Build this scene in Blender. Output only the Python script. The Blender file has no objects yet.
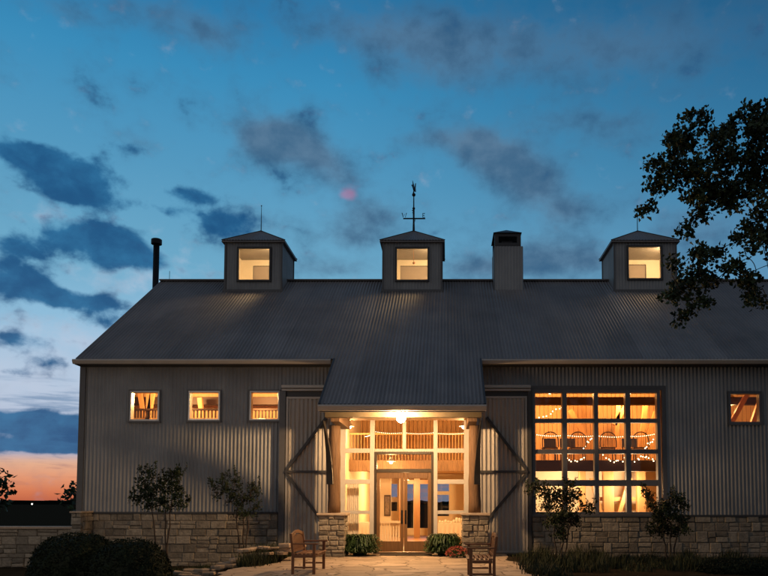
import bpy, math, random
from math import sin, cos, tan, pi, radians, sqrt, atan2, asin
from mathutils import Vector, Matrix

# ------------------------------------------------------------------ camera
S = bpy.context.scene
COL = S.collection
F, PX, HOR, PITCH, EYE = 747.0, 447.0, 502.0, radians(3.5), 1.5
CY = HOR - F * tan(PITCH)
cam = bpy.data.cameras.new('camera'); camo = bpy.data.objects.new('camera', cam); COL.objects.link(camo)
camo.location = (0, 0, EYE); camo.rotation_euler = (radians(90) + PITCH, 0, 0)
cam.sensor_width = 36; cam.lens = F / 768 * 36
cam.shift_x = (384 - PX) / 768; cam.shift_y = (CY - 288) / 768
cam.clip_start = .1; cam.clip_end = 6000
S.camera = camo

def at(u, v, Y):                                   # photograph pixel -> (X, Z) on the plane at distance Y
    y = (CY - v) / F; dy = cos(PITCH) - y * sin(PITCH); dz = sin(PITCH) + y * cos(PITCH); k = Y / dy
    return ((u - PX) / F * k, EYE + dz * k)
def P3(u, v, Y):
    x, z = at(u, v, Y); return Vector((x, Y, z))

# ------------------------------------------------------------------ world
W = bpy.data.worlds.new('World'); S.world = W; W.use_nodes = True
nt = W.node_tree; N = nt.nodes; L = nt.links; N.clear()
def link(sock, v):
    if isinstance(v, (int, float)): sock.default_value = v
    elif isinstance(v, tuple): sock.default_value = v
    else: L.new(v, sock)
def wm(op, a, b=0.0, c=0.0, clamp=False):
    n = N.new('ShaderNodeMath'); n.operation = op; n.use_clamp = clamp
    link(n.inputs[0], a); link(n.inputs[1], b); link(n.inputs[2], c); return n.outputs[0]
def wmix(f, a, b):
    n = N.new('ShaderNodeMix'); n.data_type = 'RGBA'; link(n.inputs[0], f)
    for i, q in ((6, a), (7, b)):
        if isinstance(q, tuple): n.inputs[i].default_value = (*q, 1)
        else: L.new(q, n.inputs[i])
    return n.outputs[2]
def srgb(r, g, b):
    f = lambda c: (c / 255 / 12.92) if c / 255 <= .04045 else ((c / 255 + .055) / 1.055) ** 2.4
    return (f(r), f(g), f(b))
def ramp(fac, stops):
    n = N.new('ShaderNodeValToRGB'); cr = n.color_ramp
    while len(cr.elements) > 1: cr.elements.remove(cr.elements[-1])
    for i, (p, c) in enumerate(stops):
        e = cr.elements[0] if i == 0 else cr.elements.new(p)
        e.position = p; e.color = (*c, 1)
    L.new(fac, n.inputs[0]); return n.outputs[0]
def azel(u, v):
    x, z = at(u, v, 1.0); z -= EYE
    d = Vector((x, 1, z)).normalized(); return atan2(d.x, d.y), asin(d.z)
tc = N.new('ShaderNodeTexCoord'); sep = N.new('ShaderNodeSeparateXYZ'); L.new(tc.outputs['Generated'], sep.inputs[0])
dx, dy, dz = sep.outputs
AZ = wm('ARCTAN2', dx, dy); EL = wm('ARCSINE', dz)
elv = lambda v, u=45: azel(u, v)[1]
MAXEL = radians(60)
def es(v, u=45): return elv(v, u) / MAXEL
elf = wm('DIVIDE', EL, MAXEL, 0, True)
left = ramp(elf, [(0, srgb(196, 96, 56)), (es(492), srgb(218, 120, 74)), (es(478), srgb(236, 154, 110)), (es(462), srgb(234, 180, 146)),
                  (es(452), srgb(176, 178, 200)), (es(405), srgb(188, 202, 224)), (es(370), srgb(184, 205, 228)), (es(320), srgb(150, 196, 226)),
                  (es(250), srgb(112, 174, 206)), (es(170, 200), srgb(84, 156, 196)), (es(70, 200), srgb(54, 142, 190)), (es(0, 200), srgb(34, 122, 174)), (.8, srgb(40, 74, 104))])
right = ramp(elf, [(0, srgb(120, 120, 140)), (es(400, 600), srgb(110, 150, 184)), (es(260, 600), srgb(84, 142, 180)), (es(170, 600), srgb(52, 122, 164)),
                   (es(60, 600), srgb(24, 96, 142)), (es(0, 600), srgb(16, 80, 122)), (.8, srgb(34, 60, 88))])
glowside = N.new('ShaderNodeMapRange'); glowside.interpolation_type = 'SMOOTHSTEP'; L.new(AZ, glowside.inputs[0])
glowside.inputs[1].default_value = azel(110, 400)[0]; glowside.inputs[2].default_value = azel(380, 400)[0]
lowsky = N.new('ShaderNodeMapRange'); lowsky.interpolation_type = 'SMOOTHSTEP'; L.new(EL, lowsky.inputs[0])
lowsky.inputs[1].default_value = elv(455); lowsky.inputs[2].default_value = elv(400); lowsky.inputs[3].default_value = 1; lowsky.inputs[4].default_value = 0
a0, a1 = azel(330, 300)[0], azel(800, 300)[0]
lr = wm('DIVIDE', wm('SUBTRACT', AZ, a0), a1 - a0, 0, True)
base = wmix(lr, left, right)
base = wmix(wm('MULTIPLY', glowside.outputs[0], lowsky.outputs[0]), base, srgb(112, 118, 142))
# clouds : fractal noise plus a few broad banks, all in sky direction
comb = N.new('ShaderNodeCombineXYZ'); L.new(AZ, comb.inputs[0])
L.new(wm('MULTIPLY', EL, 1.35), comb.inputs[1])
def noise(vec, scale, detail, rough, dist=0.0, off=(0, 0, 0)):
    m = N.new('ShaderNodeMapping'); m.inputs['Location'].default_value = off; L.new(vec, m.inputs[0])
    n = N.new('ShaderNodeTexNoise'); n.inputs['Scale'].default_value = scale; n.inputs['Detail'].default_value = detail
    n.inputs['Roughness'].default_value = rough; n.inputs['Distortion'].default_value = dist
    L.new(m.outputs[0], n.inputs['Vector']); return n.outputs['Fac']
n1 = noise(comb.outputs[0], 13, 9, .54, .1, (3.1, 1.7, 0)); n2 = noise(comb.outputs[0], 32, 7, .55, .15, (7.7, 2.2, 0))
comb2 = N.new('ShaderNodeCombineXYZ'); L.new(AZ, comb2.inputs[0]); L.new(wm('MULTIPLY', EL, 9.0), comb2.inputs[1])
n3 = noise(comb2.outputs[0], 9, 6, .6, .3, (1.3, 5.2, 0))
def blobs(lst):
    tot = None
    for (u, v, ru, rv, rot, wgt) in lst:
        a, e = azel(u, v); sa = abs(azel(u + ru, v)[0] - a); se = abs(azel(u, v - rv)[1] - e)
        X = wm('SUBTRACT', AZ, a); Y = wm('SUBTRACT', EL, e); c, s = cos(radians(rot)), sin(radians(rot))
        xr = wm('MULTIPLY_ADD', X, c / sa, wm('MULTIPLY', Y, s / sa)); yr = wm('MULTIPLY_ADD', Y, c / se, wm('MULTIPLY', X, -s / se))
        q = wm('MULTIPLY_ADD', xr, xr, wm('MULTIPLY', yr, yr))
        g = wm('MULTIPLY', wm('EXPONENT', wm('MULTIPLY', q, -1.0)), wgt)
        tot = g if tot is None else wm('ADD', tot, g)
    return tot
DARK = [(12, 150, 40, 15, 0, .75), (80, 180, 45, 26, 5, .95), (50, 168, 30, 20, 0, .4), (15, 246, 40, 15, 0, .7), (70, 236, 40, 14, 0, .75), (118, 240, 45, 17, 0, .75), (150, 262, 40, 12, -5, .7), (100, 262, 30, 10, 0, .5),
        (190, 195, 34, 9, 0, .7), (170, 210, 24, 8, 0, .5), (210, 222, 36, 16, 0, .5), (15, 282, 50, 18, 0, .9), (60, 300, 30, 10, 0, .5), (95, 305, 40, 13, 0, .6), (115, 325, 30, 10, 0, .5), (30, 342, 46, 12, 0, .8), (50, 362, 30, 8, 0, .5), (15, 372, 26, 6, 0, .5),
        (0, 420, 70, 11, 0, 1.0), (60, 428, 60, 15, 0, 1.0), (20, 446, 90, 7, 0, 1.1), (110, 445, 60, 8, 0, .8), (130, 146, 26, 8, 0, .45), (245, 225, 40, 18, 0, .35), (120, 205, 30, 10, 0, .35)]
GREY = [(262, 138, 32, 22, 0, .7), (290, 142, 36, 26, 0, .75), (325, 160, 26, 16, -15, .65), (340, 180, 20, 12, 0, .4), (365, 215, 40, 22, 0, .6), (350, 240, 40, 14, 0, .4), (470, 142, 30, 17, 0, .7), (500, 158, 36, 24, 0, .85), (535, 185, 34, 24, 0, .75), (565, 212, 34, 16, 0, .6), (440, 135, 30, 12, 0, .35), (410, 140, 24, 10, 0, .25),
        (545, 255, 60, 22, 0, .65), (600, 262, 40, 14, 0, .4), (330, 268, 60, 10, 0, .5), (240, 225, 44, 20, 0, .5), (470, 45, 130, 36, 0, .5), (440, 75, 60, 22, 0, .3), (640, 50, 120, 40, 0, .45), (180, 18, 70, 22, 0, .45), (480, 268, 50, 12, 0, .6),
        (700, 225, 60, 30, 0, .5), (60, 10, 50, 12, 0, .35), (140, 142, 30, 12, 0, .35), (620, 130, 50, 20, 0, .3), (380, 30, 80, 24, 0, .4), (560, 120, 50, 14, 0, .25), (215, 45, 30, 16, 0, .3)]
nz = wm('ADD', wm('MULTIPLY', n1, .62), wm('MULTIPLY', n2, .38))
dd = wm('ADD', wm('MULTIPLY', blobs(DARK), 1.35), wm('MULTIPLY_ADD', nz, 3.7, -2.22))
gg = wm('ADD', blobs(GREY), wm('MULTIPLY_ADD', nz, 2.0, -1.03))
def sstep(x, a, b):
    n = N.new('ShaderNodeMapRange'); n.interpolation_type = 'SMOOTHSTEP'; L.new(x, n.inputs[0])
    n.inputs[1].default_value = a; n.inputs[2].default_value = b; return n.outputs[0]
# pale haze / lit cloud edges on the left
pale = wm('MULTIPLY', sstep(wm('ADD', blobs([(40, 385, 130, 34, 0, .4), (60, 335, 100, 22, 0, .3), (130, 285, 70, 22, 0, .2), (70, 215, 70, 18, 0, .15), (40, 170, 40, 8, 0, .12), (170, 270, 60, 30, 0, .15)]),
                                 wm('MULTIPLY_ADD', n2, 1.0, -.5)), .07, .62), .72)
c = wmix(pale, base, srgb(196, 208, 228))
gmask = wm('MULTIPLY', sstep(gg, -.1, .85), .9)
gcol = wmix(sstep(nz, .35, .65), srgb(92, 122, 150), srgb(56, 94, 128))
c = wmix(gmask, c, gcol)
dmask = wm('MULTIPLY', sstep(dd, -.05, .6), .95)
dcol = wmix(sstep(nz, .35, .65), srgb(36, 110, 158), srgb(6, 76, 126))
c = wmix(dmask, c, dcol)
c = wmix(.1, c, srgb(84, 112, 136))
# streaks over the glow near the horizon
st = wm('MULTIPLY', sstep(n3, .5, .68), sstep(EL, elv(478), elv(452)))
st = wm('MULTIPLY', st, wm('SUBTRACT', 1.0, sstep(EL, elv(400), elv(360))))
c = wmix(wm('MULTIPLY', st, .55), c, srgb(60, 112, 156))
st2 = wm('MULTIPLY', wm('MULTIPLY', sstep(n3, .5, .62), wm('SUBTRACT', 1.0, sstep(EL, elv(468), elv(455)))), .35)
c = wmix(st2, c, srgb(180, 118, 100))
pk = sstep(wm('ADD', blobs([(347, 195, 9, 5, 0, .9), (350, 187, 14, 5, 0, .3)]), wm('MULTIPLY_ADD', n2, 1, -.5)), .15, .9)
c = wmix(wm('MULTIPLY', pk, .38), c, srgb(205, 110, 150))
# the sky opposite the afterglow is already dark
back = sstep(wm('MULTIPLY', dy, -1.0), -.55, .35)
c = wmix(back, c, srgb(104, 107, 115))
below = sstep(EL, -.02, 0.0)
c = wmix(below, (.004, .005, .006), c)
bg = N.new('ShaderNodeBackground'); L.new(c, bg.inputs[0]); bg.inputs[1].default_value = 1.0
sky = N.new('ShaderNodeTexSky'); sky.sky_type = 'NISHITA'; sky.sun_disc = False
SUN_EL, SUN_AZ = radians(1.0), radians(-38)
sky.sun_elevation = SUN_EL; sky.sun_rotation = SUN_AZ
bg2 = N.new('ShaderNodeBackground'); L.new(sky.outputs[0], bg2.inputs[0]); bg2.inputs[1].default_value = .001
ad = N.new('ShaderNodeAddShader'); L.new(bg.outputs[0], ad.inputs[0]); L.new(bg2.outputs[0], ad.inputs[1])
wo = N.new('ShaderNodeOutputWorld'); L.new(ad.outputs[0], wo.inputs[0])
sl = bpy.data.lights.new('sun', 'SUN'); sl.energy = .03; sl.angle = radians(3); sl.color = (1, .6, .4)
so = bpy.data.objects.new('sun', sl); COL.objects.link(so)
so.rotation_euler = Vector((-sin(SUN_AZ + 0) * -1 * -1, cos(SUN_AZ), tan(SUN_EL))).to_track_quat('Z', 'Y').to_euler()
S.view_settings.view_transform = 'Standard'; S.view_settings.look = 'None'
S.view_settings.exposure = 0; S.view_settings.gamma = 1
S.render.engine = 'CYCLES'
S.cycles.use_denoising = True; S.cycles.max_bounces = 6; S.cycles.diffuse_bounces = 4; S.cycles.transparent_max_bounces = 12
S.cycles.sample_clamp_indirect = 4; S.cycles.caustics_reflective = False; S.cycles.caustics_refractive = False

# ------------------------------------------------------------------ materials
def mat(name, col, rough=.7, metal=0.0, var=.25, scale=6.0, stretch=(1, 1, 1), bump=0.0, bscale=None, tint=0.0, spec=.4, alt=None, emit=None, estr=0.0, transl=0.0, dirt=0.0):
    m = bpy.data.materials.new(name); m.use_nodes = True; t = m.node_tree; n = t.nodes; l = t.links
    b = n['Principled BSDF']; b.inputs['Roughness'].default_value = rough; b.inputs['Metallic'].default_value = metal
    b.inputs['Specular IOR Level'].default_value = spec
    co = n.new('ShaderNodeTexCoord'); mp = n.new('ShaderNodeMapping'); mp.inputs['Scale'].default_value = stretch
    l.new(co.outputs['Object'], mp.inputs[0])
    nz = n.new('ShaderNodeTexNoise'); nz.inputs['Scale'].default_value = scale; nz.inputs['Detail'].default_value = 7; nz.inputs['Roughness'].default_value = .65
    l.new(mp.outputs[0], nz.inputs['Vector'])
    mr = n.new('ShaderNodeMapRange'); mr.inputs[1].default_value = .25; mr.inputs[2].default_value = .75; l.new(nz.outputs['Fac'], mr.inputs[0])
    mx = n.new('ShaderNodeMix'); mx.data_type = 'RGBA'; l.new(mr.outputs[0], mx.inputs[0])
    a2 = alt or tuple(c * (1 + var) for c in col)
    mx.inputs[6].default_value = (*[c * (1 - var) for c in col], 1); mx.inputs[7].default_value = (*a2, 1)
    outc = mx.outputs[2]
    if dirt:
        d = n.new('ShaderNodeTexNoise'); d.inputs['Scale'].default_value = .7; d.inputs['Detail'].default_value = 5; l.new(co.outputs['Object'], d.inputs['Vector'])
        dr = n.new('ShaderNodeMapRange'); dr.inputs[1].default_value = .35; dr.inputs[2].default_value = .7; dr.inputs[3].default_value = 1; dr.inputs[4].default_value = 1 - dirt
        l.new(d.outputs['Fac'], dr.inputs[0])
        mm = n.new('ShaderNodeMix'); mm.data_type = 'RGBA'; mm.blend_type = 'MULTIPLY'; mm.inputs[0].default_value = 1
        l.new(outc, mm.inputs[6]); l.new(dr.outputs[0], mm.inputs[7]); outc = mm.outputs[2]
    if tint:
        at_ = n.new('ShaderNodeAttribute'); at_.attribute_name = 'tint'
        mr2 = n.new('ShaderNodeMapRange'); mr2.inputs[3].default_value = 1 - tint; mr2.inputs[4].default_value = 1 + tint; l.new(at_.outputs['Fac'], mr2.inputs[0])
        mm = n.new('ShaderNodeMix'); mm.data_type = 'RGBA'; mm.blend_type = 'MULTIPLY'; mm.inputs[0].default_value = 1
        l.new(outc, mm.inputs[6]); l.new(mr2.outputs[0], mm.inputs[7]); outc = mm.outputs[2]
    l.new(outc, b.inputs['Base Color'])
    rr = n.new('ShaderNodeMapRange'); rr.inputs[3].default_value = max(.05, rough - .1); rr.inputs[4].default_value = min(1, rough + .12)
    l.new(nz.outputs['Fac'], rr.inputs[0]); l.new(rr.outputs[0], b.inputs['Roughness'])
    if bump:
        n2 = n.new('ShaderNodeTexNoise'); n2.inputs['Scale'].default_value = bscale or scale * 4; n2.inputs['Detail'].default_value = 6; l.new(mp.outputs[0], n2.inputs['Vector'])
        bp = n.new('ShaderNodeBump'); bp.inputs['Strength'].default_value = 1; bp.inputs['Distance'].default_value = bump
        l.new(n2.outputs['Fac'], bp.inputs['Height']); l.new(bp.outputs[0], b.inputs['Normal'])
    if emit:
        b.inputs['Emission Color'].default_value = (*emit, 1); b.inputs['Emission Strength'].default_value = estr
    return m
M = {}
M['siding'] = mat('galvanised siding', (.34, .345, .34), .5, .3, .14, 3, (1, 1, .25), dirt=.25, tint=.10)
M['door_siding'] = mat('door siding', (.50, .47, .42), .5, .35, .12, 3, (1, 1, .25), dirt=.15)
M['roofing'] = mat('roof sheet', (.27, .25, .24), .52, .25, .15, 2, (1, .2, .2), dirt=.25, tint=.12)
M['trim'] = mat('grey trim', (.14, .14, .14), .5, .3, .1)
M['gutter'] = mat('pale gutter', (.50, .47, .42), .45, .2, .1, 2)
M['dark_trim'] = mat('dark trim', (.07, .07, .07), .5, .3, .1)
M['iron_and_shade'] = mat('black iron', (.02, .02, .022), .5, .6, .2)  # real ironwork, and the shade painted onto the timber knee braces
M['alu'] = mat('window aluminium', (.17, .17, .175), .5, .3, .08)
M['bright_alu'] = mat('mill aluminium', (.5, .49, .47), .35, .7, .08)
M['frame_white'] = mat('painted frame', (.62, .58, .50), .5, 0, .06)
M['stone'] = mat('limestone', (.26, .225, .17), .85, 0, .35, 9, bump=.025, bscale=18, tint=.36, alt=(.38, .33, .25))
M['mortar'] = mat('mortar', (.20, .17, .13), .95, 0, .2, 12, bump=.005)
M['cap'] = mat('cap stone', (.46, .36, .26), .8, 0, .2, 7, bump=.01)
M['timber'] = mat('rough timber', (.15, .085, .042), .7, 0, .45, 5, (5, 5, .5), bump=.012, bscale=9)
M['dark_timber'] = mat('dark timber', (.07, .045, .028), .75, 0, .4, 5, (5, 5, .6), bump=.008)
M['door_wood'] = mat('door wood', (.22, .115, .045), .4, 0, .3, 6, (6, 6, .4))
M['bench_wood'] = mat('bench wood', (.20, .085, .035), .5, 0, .3, 8, (4, .6, 4))
M['in_wood'] = mat('pine boards', (.46, .27, .12), .65, 0, .28, 4, (6, 6, .35), dirt=.15)
M['in_beam'] = mat('interior beam', (.035, .016, .007), .65, 0, .3, 5, (.6, 5, 5))
M['in_post'] = mat('interior post', (.42, .22, .085), .6, 0, .25, 5, (5, 5, .5))
M['plaster'] = mat('cream plaster', (.72, .62, .46), .8, 0, .05, 2, dirt=.1)
M['white'] = mat('white cloth', (.8, .76, .68), .8, 0, .05)
M['floor'] = mat('interior floor', (.30, .17, .08), .35, 0, .25, 4, (.5, 5, 1))
M['chair'] = mat('dark chair wood', (.06, .03, .018), .4, 0, .2)
M['cushion'] = mat('blue cushion', (.06, .07, .12), .8, 0, .2)
M['leaf'] = mat('tree leaves', (.035, .055, .02), .6, 0, .4, 3, tint=.5, spec=.3)
M['leaf2'] = mat('shrub leaves', (.022, .036, .012), .55, 0, .4, 3, tint=.5, spec=.3)
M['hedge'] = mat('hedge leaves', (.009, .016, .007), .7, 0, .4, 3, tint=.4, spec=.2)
M['fern'] = mat('fern leaves', (.035, .07, .018), .5, 0, .4, 3, tint=.5)
M['flower'] = mat('mum petals', (.42, .11, .07), .7, 0, .3, 20, tint=.4)
M['bark'] = mat('bark', (.07, .05, .035), .9, 0, .4, 8, (4, 4, .8), bump=.01)
M['grass'] = mat('grass', (.035, .042, .014), .8, 0, .4, 3, tint=.5)
M['soil'] = mat('soil', (.035, .028, .018), 1, 0, .4, 5, bump=.03, bscale=7, spec=0)
M['land'] = mat('land', (.006, .007, .005), 1, 0, .4, .1, spec=0)
M['rubber'] = mat('door mat', (.03, .026, .022), .95, 0, .3, 40, bump=.004)
M['terracotta'] = mat('terracotta', (.09, .045, .028), .8, 0, .2)
M['rock'] = mat('edging stone', (.40, .30, .20), .85, 0, .3, 9, bump=.01, tint=.3)
M['dark_frame'] = mat('dark door frame', (.05, .035, .02), .5, 0, .2)
M['beam_paint'] = mat('porch beam paint', (.14, .11, .065), .6, 0, .2)
M['cupola_lining'] = mat('cupola lining', (.86, .78, .66), .8, 0, .04, 3)
M['shade'] = mat('rear shade', (.40, .34, .31), .8, 0, .05)
M['picture'] = mat('picture', (.20, .15, .11), .6, 0, .7, 7)
def emis(name, col, st, sampled=True):
    m = bpy.data.materials.new(name); m.use_nodes = True; n = m.node_tree.nodes; l = m.node_tree.links
    n.remove(n['Principled BSDF']); e = n.new('ShaderNodeEmission'); e.inputs[0].default_value = (*col, 1); e.inputs[1].default_value = st
    l.new(e.outputs[0], n['Material Output'].inputs[0])
    if not sampled: m.cycles.emission_sampling = 'NONE'
    return m
WARM = (1, .53, .20)
M['globe'] = emis('lamp globe', (1, .60, .29), 1350)
M['bulb'] = emis('bulb', (1, .62, .34), 9, False)
M['lampbulb'] = emis('pendant bulb', (1, .7, .4), 12, False)
M['far'] = emis('far lamp', (1, .95, .85), 3, False)
def glass():
    m = bpy.data.materials.new('window glass'); m.use_nodes = True; n = m.node_tree.nodes; l = m.node_tree.links
    n.remove(n['Principled BSDF']); tr = n.new('ShaderNodeBsdfTransparent'); tr.inputs[0].default_value = (.93, .95, .94, 1)
    gl = n.new('ShaderNodeBsdfGlossy'); gl.inputs['Roughness'].default_value = .02
    lw = n.new('ShaderNodeLayerWeight'); lw.inputs['Blend'].default_value = .5
    pw = n.new('ShaderNodeMath'); pw.operation = 'POWER'; l.new(lw.outputs['Facing'], pw.inputs[0]); pw.inputs[1].default_value = 4
    fr = n.new('ShaderNodeMath'); fr.operation = 'MULTIPLY_ADD'; l.new(pw.outputs[0], fr.inputs[0]); fr.inputs[1].default_value = .9; fr.inputs[2].default_value = .05
    mx = n.new('ShaderNodeMixShader'); l.new(fr.outputs[0], mx.inputs[0]); l.new(tr.outputs[0], mx.inputs[1]); l.new(gl.outputs[0], mx.inputs[2])
    l.new(mx.outputs[0], n['Material Output'].inputs[0]); return m
M['glass'] = glass()
M['clear_glass'] = bpy.data.materials.new('hall glass'); M['clear_glass'].use_nodes = True
_n = M['clear_glass'].node_tree.nodes; _n.remove(_n['Principled BSDF']); _t = _n.new('ShaderNodeBsdfTransparent'); _t.inputs[0].default_value = (.93, .94, .92, 1)
M['clear_glass'].node_tree.links.new(_t.outputs[0], _n['Material Output'].inputs[0])
def patio_mat():
    m = mat('flagstone paving', (.46, .35, .24), .8, 0, .2, 3, bump=0); t = m.node_tree; n = t.nodes; l = t.links; b = n['Principled BSDF']
    co = n.new('ShaderNodeTexCoord'); v = n.new('ShaderNodeTexVoronoi'); v.feature = 'DISTANCE_TO_EDGE'; v.inputs['Scale'].default_value = 1.5
    v2 = n.new('ShaderNodeTexVoronoi'); v2.inputs['Scale'].default_value = 1.5
    nz = n.new('ShaderNodeTexNoise'); nz.inputs['Scale'].default_value = 3; l.new(co.outputs['Object'], nz.inputs['Vector'])
    va = n.new('ShaderNodeVectorMath'); va.operation = 'MULTIPLY_ADD'; l.new(nz.outputs['Color'], va.inputs[0]); va.inputs[1].default_value = (.25, .25, 0); l.new(co.outputs['Object'], va.inputs[2])
    l.new(va.outputs[0], v.inputs['Vector']); l.new(va.outputs[0], v2.inputs['Vector'])
    mr = n.new('ShaderNodeMapRange'); mr.inputs[1].default_value = .005; mr.inputs[2].default_value = .03; l.new(v.outputs['Distance'], mr.inputs[0])
    src = b.inputs['Base Color'].links[0].from_socket
    hs = n.new('ShaderNodeSeparateColor'); l.new(v2.outputs['Color'], hs.inputs[0])
    m2 = n.new('ShaderNodeMapRange'); m2.inputs[3].default_value = .75; m2.inputs[4].default_value = 1.2; l.new(hs.outputs[0], m2.inputs[0])
    mm = n.new('ShaderNodeMix'); mm.data_type = 'RGBA'; mm.blend_type = 'MULTIPLY'; mm.inputs[0].default_value = 1; l.new(src, mm.inputs[6]); l.new(m2.outputs[0], mm.inputs[7])
    mx = n.new('ShaderNodeMix'); mx.data_type = 'RGBA'; l.new(mr.outputs[0], mx.inputs[0]); mx.inputs[6].default_value = (.16, .12, .08, 1); l.new(mm.outputs[2], mx.inputs[7])
    l.new(mx.outputs[2], b.inputs['Base Color'])
    n4 = n.new('ShaderNodeTexNoise'); n4.inputs['Scale'].default_value = 14; n4.inputs['Detail'].default_value = 6; l.new(co.outputs['Object'], n4.inputs['Vector'])
    ml = n.new('ShaderNodeMath'); ml.operation = 'MULTIPLY_ADD'; l.new(n4.outputs['Fac'], ml.inputs[0]); ml.inputs[1].default_value = .6; l.new(mr.outputs[0], ml.inputs[2])
    bp = n.new('ShaderNodeBump'); bp.inputs['Strength'].default_value = .8; bp.inputs['Distance'].default_value = .02; l.new(ml.outputs[0], bp.inputs['Height']); l.new(bp.outputs[0], b.inputs['Normal'])
    return m
M['patio'] = patio_mat()

# ------------------------------------------------------------------ mesh helpers
class MB:
    def __init__(s): s.v = []; s.f = []; s.t = []; s.smooth = False
    def quad(s, pts, t=.5):
        i = len(s.v); s.v += [tuple(p) for p in pts]; s.f.append(tuple(range(i, i + len(pts)))); s.t.append(t)
    def box(s, x0, x1, y0, y1, z0, z1, t=.5, jit=0.0, rng=None):
        i = len(s.v); c = [(x, y, z) for x in (x0, x1) for y in (y0, y1) for z in (z0, z1)]
        if jit: c = [(a + rng.uniform(-jit, jit), b + rng.uniform(-jit, jit), d + rng.uniform(-jit, jit)) for a, b, d in c]
        s.v += c
        for q in ((0, 1, 3, 2), (4, 6, 7, 5), (0, 4, 5, 1), (2, 3, 7, 6), (0, 2, 6, 4), (1, 5, 7, 3)):
            s.f.append(tuple(i + k for k in q)); s.t.append(t)
    def cbox(s, x0, x1, y0, y1, z0, z1, c=.015, t=.5, jit=0.0, rng=None):      # block with chamfered front face (towards -Y)
        i = len(s.v)
        r = (lambda: rng.uniform(-jit, jit)) if jit else (lambda: 0)
        for (xa, xb, za, zb, y) in ((x0, x1, z0, z1, y1), (x0, x1, z0, z1, y0 + c), (x0 + c, x1 - c, z0 + c, z1 - c, y0)):
            for (x, z) in ((xa, za), (xb, za), (xb, zb), (xa, zb)): s.v.append((x + r(), y + r() * .5, z + r()))
        for k in (0, 4):
            for j in range(4): s.f.append((i + k + j, i + k + (j + 1) % 4, i + k + 4 + (j + 1) % 4, i + k + 4 + j)); s.t.append(t)
        s.f.append((i + 8, i + 9, i + 10, i + 11)); s.t.append(t)
        s.f.append((i + 3, i + 2, i + 1, i)); s.t.append(t)
    def beam(s, p0, p1, w, h, up=(0, 0, 1), t=.5):
        p0 = Vector(p0); p1 = Vector(p1); d = (p1 - p0).normalized(); u = Vector(up)
        if abs(d.dot(u)) > .98: u = Vector((0, 1, 0))
        r = d.cross(u).normalized(); u = r.cross(d).normalized(); i = len(s.v)
        for p in (p0, p1):
            for (a, b) in ((-1, -1), (1, -1), (1, 1), (-1, 1)): s.v.append(tuple(p + r * a * w / 2 + u * b * h / 2))
        for q in ((3, 2, 1, 0), (4, 5, 6, 7), (0, 1, 5, 4), (1, 2, 6, 5), (2, 3, 7, 6), (3, 0, 4, 7)):
            s.f.append(tuple(i + k for k in q)); s.t.append(t)
    def tube(s, path, rad, n=8, t=.5):
        path = [Vector(p) for p in path]; rings = []
        for k, p in enumerate(path):
            d = (path[min(k + 1, len(path) - 1)] - path[max(k - 1, 0)]).normalized()
            a = Vector((0, 0, 1)) if abs(d.z) < .9 else Vector((1, 0, 0)); r = d.cross(a).normalized(); u = r.cross(d)
            rr = rad[k] if isinstance(rad, (list, tuple)) else rad
            i = len(s.v); rings.append(i)
            for j in range(n): s.v.append(tuple(p + (r * cos(2 * pi * j / n) + u * sin(2 * pi * j / n)) * rr))
        for a, b in zip(rings, rings[1:]):
            for j in range(n): s.f.append((a + j, a + (j + 1) % n, b + (j + 1) % n, b + j)); s.t.append(t)
        s.f.append(tuple(rings[0] + j for j in reversed(range(n)))); s.t.append(t)
        s.f.append(tuple(rings[-1] + j for j in range(n))); s.t.append(t)
    def ball(s, c, r, n=10, m=7, sq=(1, 1, 1)):
        c = Vector(c); i = len(s.v)
        for a in range(m + 1):
            th = pi * a / m
            for b in range(n): s.v.append((c.x + r * sq[0] * sin(th) * cos(2 * pi * b / n), c.y + r * sq[1] * sin(th) * sin(2 * pi * b / n), c.z + r * sq[2] * cos(th)))
        for a in range(m):
            for b in range(n): s.f.append((i + a * n + b, i + (a + 1) * n + b, i + (a + 1) * n + (b + 1) % n, i + a * n + (b + 1) % n)); s.t.append(.5)
    def leaf(s, p, size, rng, t, flat=0.0, asp=.55):
        d = Vector((rng.gauss(0, 1), rng.gauss(0, 1), rng.gauss(0, 1))); d.normalize()
        a = Vector((rng.gauss(0, 1), rng.gauss(0, 1), rng.gauss(0, 1))); r = d.cross(a)
        if r.length < 1e-4: r = Vector((1, 0, 0))
        r.normalize(); nrm = d.cross(r) * size * .15; p = Vector(p)
        s.quad([p, p + d * size * .45 + r * size * asp * .5 + nrm, p + d * size, p + d * size * .45 - r * size * asp * .5 + nrm], t)
    def build(s, name, m, parent=None, bevel=0.0, smooth=False):
        me = bpy.data.meshes.new(name); me.from_pydata(s.v, [], s.f); me.materials.append(m)
        a = me.attributes.new('tint', 'FLOAT', 'FACE'); a.data.foreach_set('value', s.t)
        if smooth: me.polygons.foreach_set('use_smooth', [True] * len(s.f))
        o = bpy.data.objects.new(name, me); COL.objects.link(o)
        if parent: o.parent = parent
        if bevel:
            b = o.modifiers.new('bevel', 'BEVEL'); b.width = bevel; b.segments = 2; b.limit_method = 'ANGLE'
        return o
def thing(name, label, cat, group=None, kind=None, loc=(0, 0, 0)):
    o = bpy.data.objects.new(name, None); COL.objects.link(o); o.location = loc; o.empty_display_size = .2
    return tag(o, label, cat, group, kind)
def tag(o, label, cat=None, group=None, kind=None):
    if label: o['label'] = label
    if cat: o['category'] = cat
    if group: o['group'] = group
    if kind: o['kind'] = kind
    return o
def boxobj(name, m, parent, *b, bevel=0.0):
    q = MB(); q.box(*b); return q.build(name, m, parent, bevel)

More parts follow.
